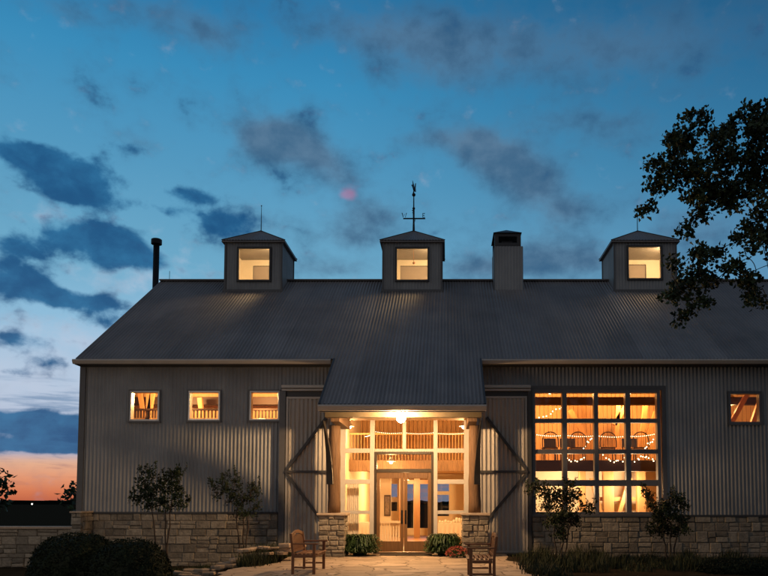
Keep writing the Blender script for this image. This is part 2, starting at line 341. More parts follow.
def regions(x0, x1, z0, z1, holes):
    xs = sorted({x0, x1, *[min(max(h[i], x0), x1) for h in holes for i in (0, 1)]}); out = []
    for a, b in zip(xs, xs[1:]):
        if b - a < 1e-5: continue
        mid = (a + b) / 2; hs = sorted([(h[2], h[3]) for h in holes if h[0] < mid < h[1]]); z = z0
        for (ha, hb) in hs:
            if ha > z + 1e-4: out.append((a, b, z, min(ha, z1)))
            z = max(z, hb)
        if z < z1 - 1e-4: out.append((a, b, z, z1))
    return out
PW, AMP = .112, .014
def corr(mb, x0, x1, pa, pb, amp=AMP, pitch=PW, t=.5, axis='x'):
    """corrugated sheet: runs along axis between x0 and x1, profile line from pa=(y,z) to pb=(y,z)"""
    dy_, dz_ = pb[0] - pa[0], pb[1] - pa[1]; l = sqrt(dy_ * dy_ + dz_ * dz_); ny, nz_ = -dz_ / l, dy_ / l
    st = pitch / 8; n = max(2, int(math.ceil((x1 - x0) / st))); i = len(mb.v)
    for k in range(n + 1):
        x = x0 + (x1 - x0) * k / n; o = amp * cos(2 * pi * x / pitch)
        for (y, z) in (pa, pb):
            q = (x, y + ny * o, z + nz_ * o) if axis == 'x' else (y + ny * o, x, z + nz_ * o)
            mb.v.append(q)
    for k in range(n):                                 # sheets of about 0.8 m differ slightly in tone
        xm = x0 + (x1 - x0) * (k + .5) / n; sh = math.floor(xm / .82); seam = (xm / .82 - sh) < .022
        mb.f.append((i + 2 * k, i + 2 * k + 2, i + 2 * k + 3, i + 2 * k + 1)); mb.t.append(-1.5 if seam else (sin(sh * 12.9898 + 4.1) * 43758.5453) % 1.0)

def ashlar(mb, x0, x1, z0, z1, yf, depth, rng, plane='front', course=.21, wmin=.18, wmax=.5, gap=.014):
    z = z0
    while z < z1 - .03:
        h = rng.uniform(.62, 1.55) * course
        if z1 - z - h < course * .55: h = z1 - z
        x = x0
        while x < x1 - .03:
            w = rng.uniform(wmin, wmax)
            if x1 - x - w < wmin * .6: w = x1 - x
            cells = [(x, x + w, z, z + h)]
            if h > course * 1.05 and rng.random() < .6:
                hm = z + h * rng.uniform(.4, .6); cells = [(x, x + w, z, hm), (x, x + w, hm, z + h)]
            for (a, b, c_, d) in cells:
                off = rng.uniform(-.03, .014); t = rng.random()
                q = MB(); q.cbox(a + gap / 2, b - gap / 2, yf + off, yf + depth, c_ + gap / 2, d - gap / 2, .02, t, .009, rng)
                if plane == 'front': vs = q.v
                else:                                    # plane = (X of face, sign): run along Y instead
                    X, sg = plane; vs = [(X + sg * (vy - yf), vx, vz) for vx, vy, vz in q.v]
                i = len(mb.v); mb.v += vs; mb.f += [tuple(i + k for k in f) for f in q.f]; mb.t += q.t
            x += w
        z += h

# ------------------------------------------------------------------ building dimensions
YW = 22.0; SL = .667; YE = 21.55
ZE = at(100, 359, YE)[1]                           # top of the eave
def roofz(y): return ZE + SL * (y - YE)
YR = 27.85; ZR = roofz(YR); YB = 2 * YR - YW       # ridge, back wall
X0, X1 = -10.85, 15.0
XPL, XPR = -3.28, .98                              # porch roof sides
YPE = 19.08; ZPE = roofz(YPE)                      # porch eave
def px(u, v=480, Y=YW): return at(u, v, Y)[0]
def pz(v, Y=YW): return at(447, v, Y)[1]
def rect(u0, u1, v0, v1, Y=YW):
    return (px(u0, v0, Y), px(u1, v0, Y), pz(v1, Y), pz(v0, Y))
SMALL = [rect(130.5, 160, 391, 421), rect(189, 220.5, 391, 420.5), rect(250, 280, 391, 420.5), rect(728.5, 760, 392.5, 423.5)]
BIG = rect(532.5, 661, 390, 514.5)
ENT = rect(343, 468, 417, 553.5); ENT = (ENT[0], ENT[1], 0.0, 4.0)
ZSB_L, ZSB_R = pz(513.5), pz(516.5)
XDL0, XDR1 = px(286.5), px(527)

barn = thing('barn', 'large grey corrugated metal barn with lit windows, three roof cupolas and a timber entrance porch', 'barn', loc=(0, 0, 0))

# front wall siding (the lower stone base stands proud of it)
holes = SMALL + [BIG, ENT]
mb = MB()
for (a, b, c_, d) in regions(X0, X1, 0.3, roofz(YW) - .08, holes): corr(mb, a, b, (YW, c_), (YW, d))
mb.build('front_wall', M['siding'], barn)
mb = MB()
for (a, b, c_, d) in regions(X0 + .05, X1 - .05, 0.0, roofz(YW) - .12, holes): mb.box(a, b, YW + .03, YW + .16, c_, d)
mb.build('wall_lining', M['in_wood'], barn)
# gable and back walls
for xx in (X0, X1):
    mb = MB(); n = 120
    for k in range(n):
        ya, yb = YW + (YB - YW) * k / n, YW + (YB - YW) * (k + 1) / n; m_ = (ya + yb) / 2
        zt = roofz(m_ if m_ < YR else 2 * YR - m_) - .05
        o0, o1 = (AMP if k % 2 else -AMP), (-AMP if k % 2 else AMP)
        mb.quad([(xx + o0, ya, -.4), (xx + o1, yb, -.4), (xx + o1, yb, zt), (xx + o0, ya, zt)])
    mb.build('gable_wall', M['siding'], barn)
BW = [rect(391.5, 397.5, 484, 511, YB), rect(407, 413.5, 483, 528, YB), rect(420, 431, 483, 528, YB), rect(427.5 + 6, 449, 484, 516, YB)]
mb = MB()
for (a, b, c_, d) in regions(X0, X1, -.4, roofz(YW) - .05, BW): corr(mb, a, b, (YB, c_), (YB, d))
mb.build('back_wall', M['siding'], barn)
mb = MB()
for (a, b, c_, d) in regions(X0 + .05, X1 - .05, 0, roofz(YW) - .1, BW): mb.box(a, b, YB - .15, YB - .03, c_, d)
mb.build('back_lining', M['plaster'], barn)
# corner trim + downpipe
boxobj('corner_trim', M['trim'], barn, X0 - .03, X0 + .14, YW - .05, YW + .1, 1.15, roofz(YW) - .12)
# roof
mb = MB()
CUP = [(px(a_, 265, 26.85), px(b_, 265, 26.85)) for a_, b_ in ((225.4, 281.9), (383.2, 441.5), (614.3, 676))]
SPAN = []; xq = X0 - .02                               # roof strips: full height between cupolas, cut short under each
for (a_, b_) in CUP + [(X1 + .3, None)]:
    SPAN.append((xq, a_, 0))
    if b_: SPAN.append((a_, b_, 1)); xq = b_
for (a_, b_, cut) in SPAN:
    yt = 26.9 if cut else YR
    corr(mb, a_, b_, (YE, ZE), (yt, roofz(yt)), .016, .105); corr(mb, a_, b_, (YB + .45, ZE), (2 * YR - yt, roofz(yt)), .016, .105)
corr(mb, XPL, XPR, (YPE, ZPE), (YE, ZE), .016, .105)
mb.build('roof', M['roofing'], barn)
mb = MB()
for (a_, b_, cut) in SPAN:
    if not cut: mb = MB(); mb.beam((a_, YR, ZR + .02), (b_, YR, ZR + .02), .22, .05); mb.build('ridge_cap', M['roofing'], barn)
mb = MB()
def slab(mb, x0, x1, ya, yb, za, zb, th):
    i = len(mb.v)
    for x in (x0, x1):
        for (y, z) in ((ya, za), (yb, zb), (yb, zb - th), (ya, za - th)): mb.v.append((x, y, z))
    for q in ((0, 1, 2, 3), (7, 6, 5, 4), (0, 4, 5, 1), (1, 5, 6, 2), (2, 6, 7, 3), (3, 7, 4, 0)): mb.f.append(tuple(i + k for k in q)); mb.t.append(.5)
for (a_, b_, cut) in SPAN:
    yt = 26.88 if cut else YR
    slab(mb, a_ + .001, b_ - .001, YE + .02, yt, ZE - .03, roofz(yt) - .03, .09); slab(mb, a_ + .001, b_ - .001, YB + .43, 2 * YR - yt, ZE - .03, roofz(yt) - .035, .09)
mb.build('roof_deck', M['in_wood'], barn)
mb = MB(); slab(mb, XPL + .02, XPR - .02, YPE + .03, YE + .015, ZPE - .03, ZE - .04, .08)
mb.build('porch_roof_deck', M['dark_timber'], barn)
for x in (XPL, XPR):                                # rake trim of the porch roof
    mb = MB(); mb.beam((x, YPE, ZPE - .05), (x, YE, ZE - .05), .05, .16); mb.build('rake_trim', M['dark_trim'], barn)
# gutters
def gutter(x0, x1, y, z, m=M['gutter'], h=.15):
    q = MB(); prof = [(y, z - .02), (y - .1, z - .02), (y - .12, z - .06), (y - .07, z - h), (y, z - h)]
    i = len(q.v)
    for x in (x0, x1):
        for (a, b) in prof: q.v.append((x, a, b))
    n = len(prof)
    for k in range(n): q.f.append((i + k, i + (k + 1) % n, i + n + (k + 1) % n, i + n + k)); q.t.append(.5)
    q.f.append(tuple(i + k for k in reversed(range(n)))); q.t.append(.5); q.f.append(tuple(i + n + k for k in range(n))); q.t.append(.5)
    return q.build('gutter', m, barn)
gutter(X0 - .02, px(330.5, 360, 21.45), YE, ZE); gutter(px(480.5, 362, 21.45), X1 + .2, YE, ZE)
gutter(XPL - .03, XPR + .03, YPE + .02, ZPE + .0, h=.17)
for (a, b) in ((X0, XPL), (XPR, X1)): boxobj('soffit', M['dark_trim'], barn, a, b, YE + .01, YW - .02, ZE - .16, ZE - .13)
# porch front beam, fascia
ZB0 = pz(416.5, 19.5); 
boxobj('porch_beam', M['beam_paint'], barn, XPL + .06, XPR - .06, 19.55, 19.8, pz(417, 19.55), 3.98, bevel=.01)
boxobj('porch_fascia', M['trim'], barn, XPL + .0, XPR - .0, YPE + .03, YPE + .08, ZPE - .20, ZPE - .13)
for x in (XPL + .3, XPR - .3): boxobj('porch_side_beam', M['timber'], barn, x - .12, x + .12, 19.81, 21.97, 3.64, 3.9, bevel=.01)
boxobj('porch_ceiling', M['in_wood'], barn, XPL + .2, XPR - .2, 19.82, 21.98, 3.91, 3.94)

# stone base
rng = random.Random(5)
def base_run(x0, x1, z0, ztop, y=YW - .16):
    q = MB(); ashlar(q, x0, x1, z0, ztop, y, .14, rng); o = q.build('stone_base', M['stone'], barn)
    q = MB(); q.box(x0 + .01, x1 - .01, y + .02, YW - .025, z0, ztop - .005); q.build('mortar', M['mortar'], o)
    q = MB(); q.box(x0, x1, y - .03, YW - .02, ztop, ztop + .05); q.build('ledge', M['dark_trim'], o)
base_run(X0 - .05, px(279.5), -.5, ZSB_L)
base_run(px(531.5), X1, -.4, ZSB_R)
q = MB(); ashlar(q, YW - .1, YB, -.5, ZSB_L, 0, .12, rng, (X0 - .12, 1)); q.build('stone_base', M['stone'], barn)

# windows
def small_window(r, lit=True, fr='bright_alu'):
    a, b, c_, d = r; w = .05; f = MB(); y0, y1 = YW - .045, YW + .165
    f.box(a, a + w, y0, y1, c_, d); f.box(b - w, b, y0, y1, c_, d); f.box(a + w, b - w, y0, y1, c_, c_ + w); f.box(a + w, b - w, y0, y1, d - w, d)
    o = f.build('window', M[fr], barn, .006)
    g = MB(); g.quad([(a + w, YW + .06, c_ + w), (b - w, YW + .06, c_ + w), (b - w, YW + .06, d - w), (a + w, YW + .06, d - w)]); g.build('pane', M['glass'], o)
    t = MB(); e = .035
    t.box(a - e, a, y0 - .01, YW + .02, c_ - e, d + e); t.box(b, b + e, y0 - .01, YW + .02, c_ - e, d + e); t.box(a, b, y0 - .01, YW + .02, d, d + e); t.box(a - e - .01, b + e + .01, y0 - .03, YW + .02, c_ - e - .02, c_ - .001)
    t.build('trim', M['trim'], o)
for i, r in enumerate(SMALL): small_window(r, fr='bright_alu' if i < 3 else 'alu')
# big window
a, b, c_, d = BIG; f = MB(); y0, y1 = YW - .06, YW + .165
us = [(532.5, 535.5), (562.7, 567.3), (594.5, 598.7), (626, 631), (657.7, 661)]
vs = [(390, 393), (418.7, 422.8), (449.5, 453.7), (480, 486), (512, 514.5)]
for (u0, u1) in us: f.box(px(u0), px(u1), y0, y1, c_, d)
for (v0, v1) in vs:
    for (ua, ub) in zip(us, us[1:]): f.box(px(ua[1]), px(ub[0]), y0 + .012, y1 - .01, pz(v1), pz(v0))
bw = f.build('window', M['alu'], barn, .006)
g = MB()
for (ua, ub) in zip(us, us[1:]):
    for (va, vb) in zip(vs, vs[1:]):
        x0_, x1_, z0_, z1_ = px(ua[1]), px(ub[0]), pz(vb[0]), pz(va[1]); g.quad([(x0_, YW + .05, z0_), (x1_, YW + .05, z0_), (x1_, YW + .05, z1_), (x0_, YW + .05, z1_)])
g.build('pane', M['glass'], bw)
q = MB(); q.box(a - .06, b + .06, YW - .2, YW - .02, c_ - .06, c_ - .002); q.box(a - .12, a - .001, YW - .05, YW + .02, c_, d + .12); q.box(b + .001, b + .12, YW - .05, YW + .02, c_, d + .12); q.box(a, b, YW - .05, YW + .02, d + .001, d + .12)
q.build('trim', M['trim'], bw)

# entrance glazing
ge = thing('x', None, None); bpy.data.objects.remove(ge)
YG = YW - .02
f = MB(); y0, y1 = YG - .06, YG + .08
def fb(q, u0, u1, v0, v1, ya=y0, yb=y1): q.box(px(u0), px(u1), ya, yb, pz(v1), pz(v0))
fb(f, 340, 345.5, 411, 553.5); fb(f, 464, 469.5, 411, 553.5)
fb(f, 370, 374.5, 411, 553.5); fb(f, 433.5, 437.5, 411, 553.5); fb(f, 402.5, 406, 411, 451.5, y0 + .01)
for (ua, ub) in ((345.5, 370), (437.5, 464)):
    for (va, vb) in ((411, 418), (448.5, 453), (479.5, 484), (510.5, 514), (548, 553.5)): fb(f, ua, ub, va, vb, y0 + .01, y1 - .01)
fb(f, 374.5, 402.5, 411, 418, y0 + .01, y1 - .01); fb(f, 406, 433.5, 411, 418, y0 + .01, y1 - .01); fb(f, 374.5, 433.5, 449, 452, y0 + .013, y1 - .012)
gf = f.build('entrance_frame', M['frame_white'], barn, .006)
g = MB()
for (u0, u1, v0, v1) in ((345.5, 370, 418, 448.5), (345.5, 370, 453, 479.5), (345.5, 370, 484, 510.5), (345.5, 370, 514, 548), (437.5, 464, 418, 448.5), (437.5, 464, 453, 479.5), (437.5, 464, 484, 510.5), (437.5, 464, 514, 548),
                         (374.5, 402.5, 418, 449), (406, 433.5, 418, 449)):
    g.quad([(px(u0), YG, pz(v1)), (px(u1), YG, pz(v1)), (px(u1), YG, pz(v0)), (px(u0), YG, pz(v0))])
g.build('pane', M['clear_glass'], gf)
f = MB(); fb(f, 374.6, 377, 452.2, 553.4, y0 - .03, y1); fb(f, 431.2, 433.4, 452.2, 553.4, y0 - .03, y1); fb(f, 377, 431.2, 452.2, 454.5, y0 - .03, y1); fb(f, 377, 431.2, 469, 472.5, y0 - .03, y1)
df = f.build('door_frame', M['dark_frame'], barn, .005)
g = MB(); g.quad([(px(377), YG, pz(469)), (px(431.2), YG, pz(469)), (px(431.2), YG, pz(454.5)), (px(377), YG, pz(454.5))]); g.build('transom_pane', M['glass'], df)
def door(u0, u1, hu, lbl):
    f = MB(); s = 3.2
    fb(f, u0, u0 + s, 472.7, 551.5, y0, y0 + .06); fb(f, u1 - s, u1, 472.7, 551.5, y0, y0 + .06)
    fb(f, u0 + s, u1 - s, 472.7, 478.5, y0, y0 + .06); fb(f, u0 + s, u1 - s, 541, 551.5, y0, y0 + .06)
    o = f.build('door', M['door_wood'], barn, .005)
    g = MB(); g.quad([(px(u0 + s), y0 + .03, pz(541)), (px(u1 - s), y0 + .03, pz(541)), (px(u1 - s), y0 + .03, pz(478.5)), (px(u0 + s), y0 + .03, pz(478.5))]); g.build('pane', M['glass'], o)
    h = MB(); x = px(hu); zc = pz(517)
    h.tube([(x, y0 - .0, zc - .16), (x, y0 - .05, zc - .13), (x, y0 - .05, zc + .13), (x, y0, zc + .16)], .011)
    h.box(x - .025, x + .025, y0 - .012, y0 - .001, zc - .2, zc + .2); h.build('handle', M['iron_and_shade'], o)
door(377.1, 403.9, 402.2, 'l'); door(404.3, 431.1, 406, 'r')
boxobj('threshold', M['dark_timber'], barn, px(374), px(434), YW - .25, YW + .1, 0.005, .035)

# sliding doors
def sliding(x0, x1, z0, z1, right):
    q = MB(); corr(q, x0 + .04, x1 - .04, (YW - .14, z0), (YW - .14, z1), .02, .125)
    q.box(x0, x0 + .06, YW - .17, YW - .1, z0, z1); q.box(x1 - .06, x1, YW - .17, YW - .1, z0, z1); q.box(x0 + .06, x1 - .06, YW - .165, YW - .1, z1 - .06, z1); q.box(x0 + .06, x1 - .06, YW - .165, YW - .1, z0, z0 + .05)
    o = q.build('sliding_door', M['door_siding'], barn)
    zm = pz(472); s = -1 if right else 1; xa = x1 - .03 if right else x0 + .03
    far = px(486.5) if right else px(327)
    r = MB(); y = YW - .195
    r.beam((xa, y, zm), (far - s * .1, y, pz(419)), .05, .11, (0, 1, 0)) if False else None
    def diag(p, q_):
        d = (q_ - p).normalized(); u = Vector((-d.z, 0, d.x)); i = len(r.v); w = .04
        for yy in (y - .02, y + .03):
            for pt in (p - u * w, q_ - u * w, q_ + u * w, p + u * w): r.v.append((pt.x, yy, pt.z))
        for k in ((0, 1, 2, 3), (7, 6, 5, 4), (0, 4, 5, 1), (1, 5, 6, 2), (2, 6, 7, 3), (3, 7, 4, 0)): r.f.append(tuple(i + j for j in k)); r.t.append(.5)
    diag(Vector((xa, 0, zm + .05)), Vector((far, 0, pz(418)))); diag(Vector((xa, 0, zm - .05)), Vector((px(484 if right else 322), 0, pz(523 if right else 519))))
    ro = r.build('brace', M['dark_trim'], o)
    r2 = MB(); r2.box(x0, x1, y - .045, y - .022, zm - .035, zm + .035); r2.build('mid_rail', M['dark_trim'], o)
    return o
ZD1 = pz(397.5)
dl = sliding(XDL0, px(339), .03, ZD1, False)
dr = sliding(px(470.5), XDR1, .03, pz(397), True)
for (x0_, x1_, sgn) in ((px(282), px(338), 0), (px(471), px(530.5), 1)):
    q = MB(); q.box(x0_, x1_, YW - .24, YW - .02, pz(389), pz(386.2)); q.box(x0_, x1_, YW - .2, YW - .02, pz(391.7), pz(389.8))
    q.build('door_track', M['gutter'], barn)
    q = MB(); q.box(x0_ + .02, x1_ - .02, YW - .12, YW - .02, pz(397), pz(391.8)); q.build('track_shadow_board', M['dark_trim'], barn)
boxobj('door_jamb', M['trim'], barn, px(280), px(285.8), YW - .19, YW - .02, -.3, pz(392))
boxobj('door_jamb', M['dark_trim'], barn, px(527.6), px(531), YW - .19, YW - .02, -.3, pz(392))
boxobj('door_sill', M['mortar'], barn, px(469.8), px(531), YW - .2, YW - .02, -.35, .02)
boxobj('door_sill', M['mortar'], barn, px(286), px(343), YW - .2, YW - .02, -.35, .02)

# pillars, posts, braces of the porch
def pillar(xc, w=.72, yc=20.95):
    z1 = pz(515.5, 20.62); q = MB(); r = random.Random(int(xc * 100) + 7)
    h = w / 2
    ashlar(q, xc - h, xc + h, 0, z1, yc - h, .1, r, 'front', .17, .14, .36)
    ashlar(q, yc - h + .1, yc + h, 0, z1, 0, .1, r, (xc - h, 1), .17, .14, .36)
    ashlar(q, yc - h + .1, yc + h, 0, z1, 0, .1, r, (xc + h, -1), .17, .14, .36)
    o = q.build('pillar', M['stone'], barn)
    q = MB(); q.box(xc - h + .03, xc + h - .03, yc - h + .03, yc + h - .02, 0, z1 - .01); q.build('core', M['mortar'], o)
    q = MB(); q.box(xc - h - .05, xc + h + .05, yc - h - .05, yc + h + .05, z1, z1 + .07, jit=.01, rng=r); q.build('cap_stone', M['cap'], o, .012)
    return z1 + .07
XL, XR = px(331.5, 535, 20.6), px(475.5, 535, 20.6)
zt = pillar(XL); pillar(XR)
for (x, s) in ((XL, 1), (XR, -1)):
    q = MB(); r = random.Random(3); path = []; rad = []
    for k in range(12):
        z = zt + (3.66 - zt) * k / 11; path.append((x + s * .01 + .005 * sin(k * 1.3), 20.95 + .01 * cos(k * 2), z)); rad.append(.178 + .005 * sin(k * 2.1) - .002 * k)
    q.tube(path, rad, 14); q.build('post', M['timber'], barn, smooth=True)
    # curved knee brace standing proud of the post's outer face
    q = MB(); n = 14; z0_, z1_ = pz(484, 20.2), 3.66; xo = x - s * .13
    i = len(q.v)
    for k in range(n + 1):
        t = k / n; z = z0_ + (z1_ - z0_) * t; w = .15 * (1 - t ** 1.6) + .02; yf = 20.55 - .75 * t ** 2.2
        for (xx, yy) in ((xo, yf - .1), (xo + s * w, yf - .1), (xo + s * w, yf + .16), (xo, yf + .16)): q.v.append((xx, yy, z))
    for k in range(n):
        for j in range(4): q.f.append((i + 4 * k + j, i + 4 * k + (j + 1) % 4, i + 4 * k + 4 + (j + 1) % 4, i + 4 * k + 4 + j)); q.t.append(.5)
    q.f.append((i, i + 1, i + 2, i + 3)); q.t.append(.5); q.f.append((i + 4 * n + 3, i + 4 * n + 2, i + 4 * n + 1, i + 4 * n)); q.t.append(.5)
    q.build('knee_brace', M['iron_and_shade'], barn, .008)  # timber brace; the near-black colour stands in for its shaded side

# cupolas
def cupola(u0, u1, wu0, wu1, wv0, wv1, lamp):
    ya, yb = 26.85, 28.85; xa, xb = px(u0, 265, ya), px(u1, 265, ya); ztop = pz(240.5, ya); zb = roofz(ya) - .15
    w0, w1, z0_, z1_ = px(wu0, 265, ya), px(wu1, 265, ya), pz(wv1, ya), pz(wv0, ya)
    q = MB(); hol = [(w0, w1, z0_, z1_)]
    for y in (ya, yb):
        for (a, b, c_, d) in regions(xa, xb, zb, ztop, hol): corr(q, a, b, (y, c_), (y, d), .012, .11)
    for x in (xa, xb): corr(q, ya, yb, (x, zb), (x, ztop), .012, .11, axis='y')
    o = q.build('cupola', M['siding'], barn)
    for x in (xa, xb):
        for y in (ya, yb): boxobj('corner_board', M['trim'], o, x - .035, x + .035, y - .035, y + .035, zb, ztop)
    q = MB()                                             # plaster lining, floor and ceiling
    for y in (ya + .04, yb - .06):
        for (a, b, c_, d) in regions(xa + .03, xb - .03, zb + .25, ztop - .02, hol): q.box(a, b, y, y + .02, c_, d)
    q.box(xa + .03, xa + .05, ya + .06, yb - .06, zb + .25, ztop - .02); q.box(xb - .05, xb - .03, ya + .06, yb - .06, zb + .25, ztop - .02)
    q.box(xa + .05, xb - .05, ya + .06, yb - .06, z0_ - .16, z0_ - .14); q.box(xa + .05, xb - .05, ya + .06, yb - .06, ztop - .06, ztop - .03)
    q.build('lining', M['cupola_lining'], o)
    e = .12; i = 0; q = MB(); ap = ((xa + xb) / 2, (ya + yb) / 2, pz(231, 27.85))
    cs = [(xa - e, ya - e, ztop - .02), (xb + e, ya - e, ztop - .02), (xb + e, yb + e, ztop - .02), (xa - e, yb + e, ztop - .02)]
    ap2 = Vector(ap)
    for k in range(4):                                   # ribbed hip faces
        A, B = Vector(cs[k]), Vector(cs[(k + 1) % 4]); n = 22; nn = (B - A).cross(ap2 - A).normalized()
        for j in range(n * 4):
            t0, t1 = j / (n * 4), (j + 1) / (n * 4); P0, P1 = A.lerp(B, t0), A.lerp(B, t1)
            o0, o1 = .012 * cos(2 * pi * t0 * n), .012 * cos(2 * pi * t1 * n)
            q.quad([P0 + nn * o0, P1 + nn * o1, ap2])
    q.box(xa - e, xb + e, ya - e, yb + e, ztop - .09, ztop - .045)
    q.build('roof', M['roofing'], o)
    q = MB()
    for k in range(4): q.beam(Vector(cs[k]) + Vector((0, 0, .012)), ap2 + Vector((0, 0, .012)), .05, .02)
    q.build('hip_cap', M['dark_trim'], o)
    for y in (ya - .03, yb + .03):
        q = MB(); w = .07; 
        q.box(w0 - w, w0, y - .03, y + .03, z0_ - w, z1_ + w); q.box(w1, w1 + w, y - .03, y + .03, z0_ - w, z1_ + w)
        q.box(w0, w1, y - .03, y + .03, z0_ - w, z0_); q.box(w0, w1, y - .03, y + .03, z1_, z1_ + w); q.build('window_frame', M['dark_trim'], o)
        q = MB(); q.quad([(w0, y, z0_), (w1, y, z0_), (w1, y, z1_), (w0, y, z1_)]); q.build('pane' if y < YR else 'shutter', M['glass'] if y < YR else M['shade'], o)
    q = MB(); q.box(xa - .06, xb + .06, ya - .1, ya - .02, roofz(ya) - .06, roofz(ya) + .03); q.build('flashing', M['trim'], o)
    # lamp in the floor of the cupola
    ld = bpy.data.lights.new('cupola_lamp', 'POINT'); ld.energy = lamp; ld.color = (1, .66, .32); ld.shadow_soft_size = .22
    lo = bpy.data.objects.new('cupola_lamp', ld); COL.objects.link(lo); lo.location = (w1 + .2, ya + .42, z1_ - .1); lo.parent = o
    q = MB(); q.ball((w1 + .2, ya + .42, z1_ + .05), .04); q.build('bulb', M['lampbulb'], o)
    return o, ap2
for (u, lamp) in (((225.4, 281.9, 239, 269.5, 249, 280), 75), ((383.2, 441.5, 397, 427.5, 249, 280), 75), ((614.3, 676, 628.5, 660.5, 247.5, 278.5), 75)):
    o, ap = cupola(*u, lamp)
    if u[0] != 383.2:
        q = MB(); q.tube([ap, ap + Vector((0, 0, .98))], [.018, .008], 6); q.ball(ap + Vector((0, 0, .98)), .025, 6, 5); q.build('lightning_rod', M['iron_and_shade'], o)
    else:
        q = MB(); s = 27.85 / F
        z = lambda v: pz(v, 27.85)
        q.tube([ap - Vector((0, 0, .1)), (ap.x, ap.y, z(222))], [.05, .035], 8); q.tube([(ap.x, ap.y, z(222)), (ap.x, ap.y, z(208))], .035, 8); q.tube([(ap.x, ap.y, z(208)), (ap.x, ap.y, z(192))], [.025, .018], 8)
        q.ball((ap.x, ap.y, z(208.5)), .055, 8, 6); q.ball((ap.x, ap.y, z(194.8)), .07, 10, 7)
        zc = z(218.6)
        q.tube([(ap.x - .40, ap.y, zc), (ap.x + .44, ap.y, zc)], .026, 6); q.tube([(ap.x, ap.y - .42, zc), (ap.x, ap.y + .42, zc)], .02, 6)
        def letter(name, pts, ox, oy, sc):
            for ch in pts:
                q.tube([(ox + a * sc, oy, zc + .05 + b * sc) for a, b in ch], .016, 5)
        letter('W', [[(-.5, 1), (-.25, 0), (0, .7), (.25, 0), (.5, 1)]], ap.x - .36, ap.y, .17)
        letter('E', [[(.3, 0), (-.25, 0), (-.25, 1), (.3, 1)], [(-.25, .5), (.2, .5)]], ap.x + .38, ap.y, .15)
        letter('S', [[(-.3, .1), (0, 0), (.3, .2), (-.3, .8), (0, 1), (.3, .9)]], ap.x, ap.y - .42, .13)
        letter('N', [[(-.3, 0), (-.3, 1), (.3, 0), (.3, 1)]], ap.x, ap.y + .42, .13)
        wv = q.build('weathervane', M['iron_and_shade'], o)
        q = MB()                                         # the vane itself, turned nearly edge-on
        prof = [(-.42, .02), (-.2, .06), (-.05, .0), (.12, .1), (.30, .16), (.42, .34), (.36, .12), (.44, .0), (.2, -.04), (.02, -.1), (-.2, -.02), (-.42, -.02)]
        ca, sa = cos(radians(80)), sin(radians(80)); z0_ = z(188.5)
        pts = [(ap.x + a * ca * .75, ap.y + a * sa * .75, z0_ + b) for a, b in prof]
        nn = Vector((-sa, ca, 0)) * .018
        q.quad([Vector(p) + nn for p in pts]); q.quad([Vector(p) - nn for p in reversed(pts)])
        for k in range(len(pts)): A, B = Vector(pts[k]), Vector(pts[(k + 1) % len(pts)]); q.quad([A + nn, A - nn, B - nn, B + nn])
        q.tube([(ap.x - .03, ap.y, z(194)), (ap.x + .02, ap.y, z(190)), (ap.x - .01, ap.y, z(186)), (ap.x - .05, ap.y, z(180.5))], [.02, .03, .035, .008], 6)
        q.build('vane_figure', M['iron_and_shade'], o)
        xc = (px(383.2, 265, 26.85) + px(441.5, 265, 26.85)) / 2; q = MB(); q.tube([(xc, 27.6, pz(240.5, 26.85) - .06), (xc + .02, 27.6, pz(262, 27.6))], .008, 5); q.ball((xc + .02, 27.6, pz(263, 27.6)), .05, 8, 6); q.build('hanging_bell', M['bench_wood'], o)
# ridge rod
q = MB(); x = px(169.5, 276, YR); q.tube([(x, YR, ZR), (x, YR, ZR + .38)], .01, 5); q.build('lightning_rod', M['iron_and_shade'], barn)
# chimney
ya, yb = 26.95, 28.3; xa, xb = px(494.6, 268, ya), px(523, 268, ya); zt_ = pz(246.3, ya); zb = roofz(ya) - .2
q = MB()
for y in (ya, yb): corr(q, xa, xb, (y, zb), (y, zt_), .012, .11)
for x in (xa, xb): corr(q, ya, yb, (x, zb), (x, zt_), .012, .11, axis='y')
q.box(xa + .0, xb - .0, ya + .02, yb - .02, zt_ - .05, zt_)
ch = q.build('chimney', M['siding'], barn)
q = MB()
for (x, y) in ((xa + .08, ya + .08), (xb - .14, ya + .08), (xa + .08, yb - .08), (xb - .14, yb - .08)): q.box(x - .07, x + .07, y - .07, y + .07, zt_ + .001, zt_ + .5)
q.box(xa + .151, xb - .211, ya + .02, ya + .06, zt_ + .001, zt_ + .14); q.box(xa + .151, xb - .211, ya + .02, ya + .06, zt_ + .38, zt_ + .5)
for y in (ya + .16, yb - .16): pass
q.box(xa + .02, xa + .06, ya + .151, yb - .151, zt_ + .001, zt_ + .14)
q.box(xa + .3, xb - .35, ya + .3, yb - .3, zt_ + .001, zt_ + .3)
q.build('chimney_cap', M['dark_trim'], ch)
q = MB(); apx = Vector(((xa + xb) / 2 - .03, (ya + yb) / 2, zt_ + .5 + .36)); cs = [(xa - .04, ya - .06, zt_ + .5), (xb - .04, ya - .06, zt_ + .5), (xb - .04, yb + .06, zt_ + .5), (xa - .04, yb + .06, zt_ + .5)]
for k in range(4): q.quad([cs[k], cs[(k + 1) % 4], apx])
q.quad(list(reversed(cs))); q.build('chimney_hood', M['dark_trim'], ch)
# stove pipe on the left gable
q = MB(); x, zp = px(156, 265, 28.4), pz(243, 28.4)
q.tube([(x, 28.4, 1.0), (x, 28.4, zp)], .115, 14)
sp = q.build('stovepipe', M['iron_and_shade'], barn, smooth=True)
q = MB(); q.tube([(x, 28.4, zp - .06), (x, 28.4, zp - .05), (x, 28.4, zp + .13), (x, 28.4, zp + .15)], [.14, .2, .2, .17], 16); q.build('rain_cap', M['iron_and_shade'], sp, smooth=False)

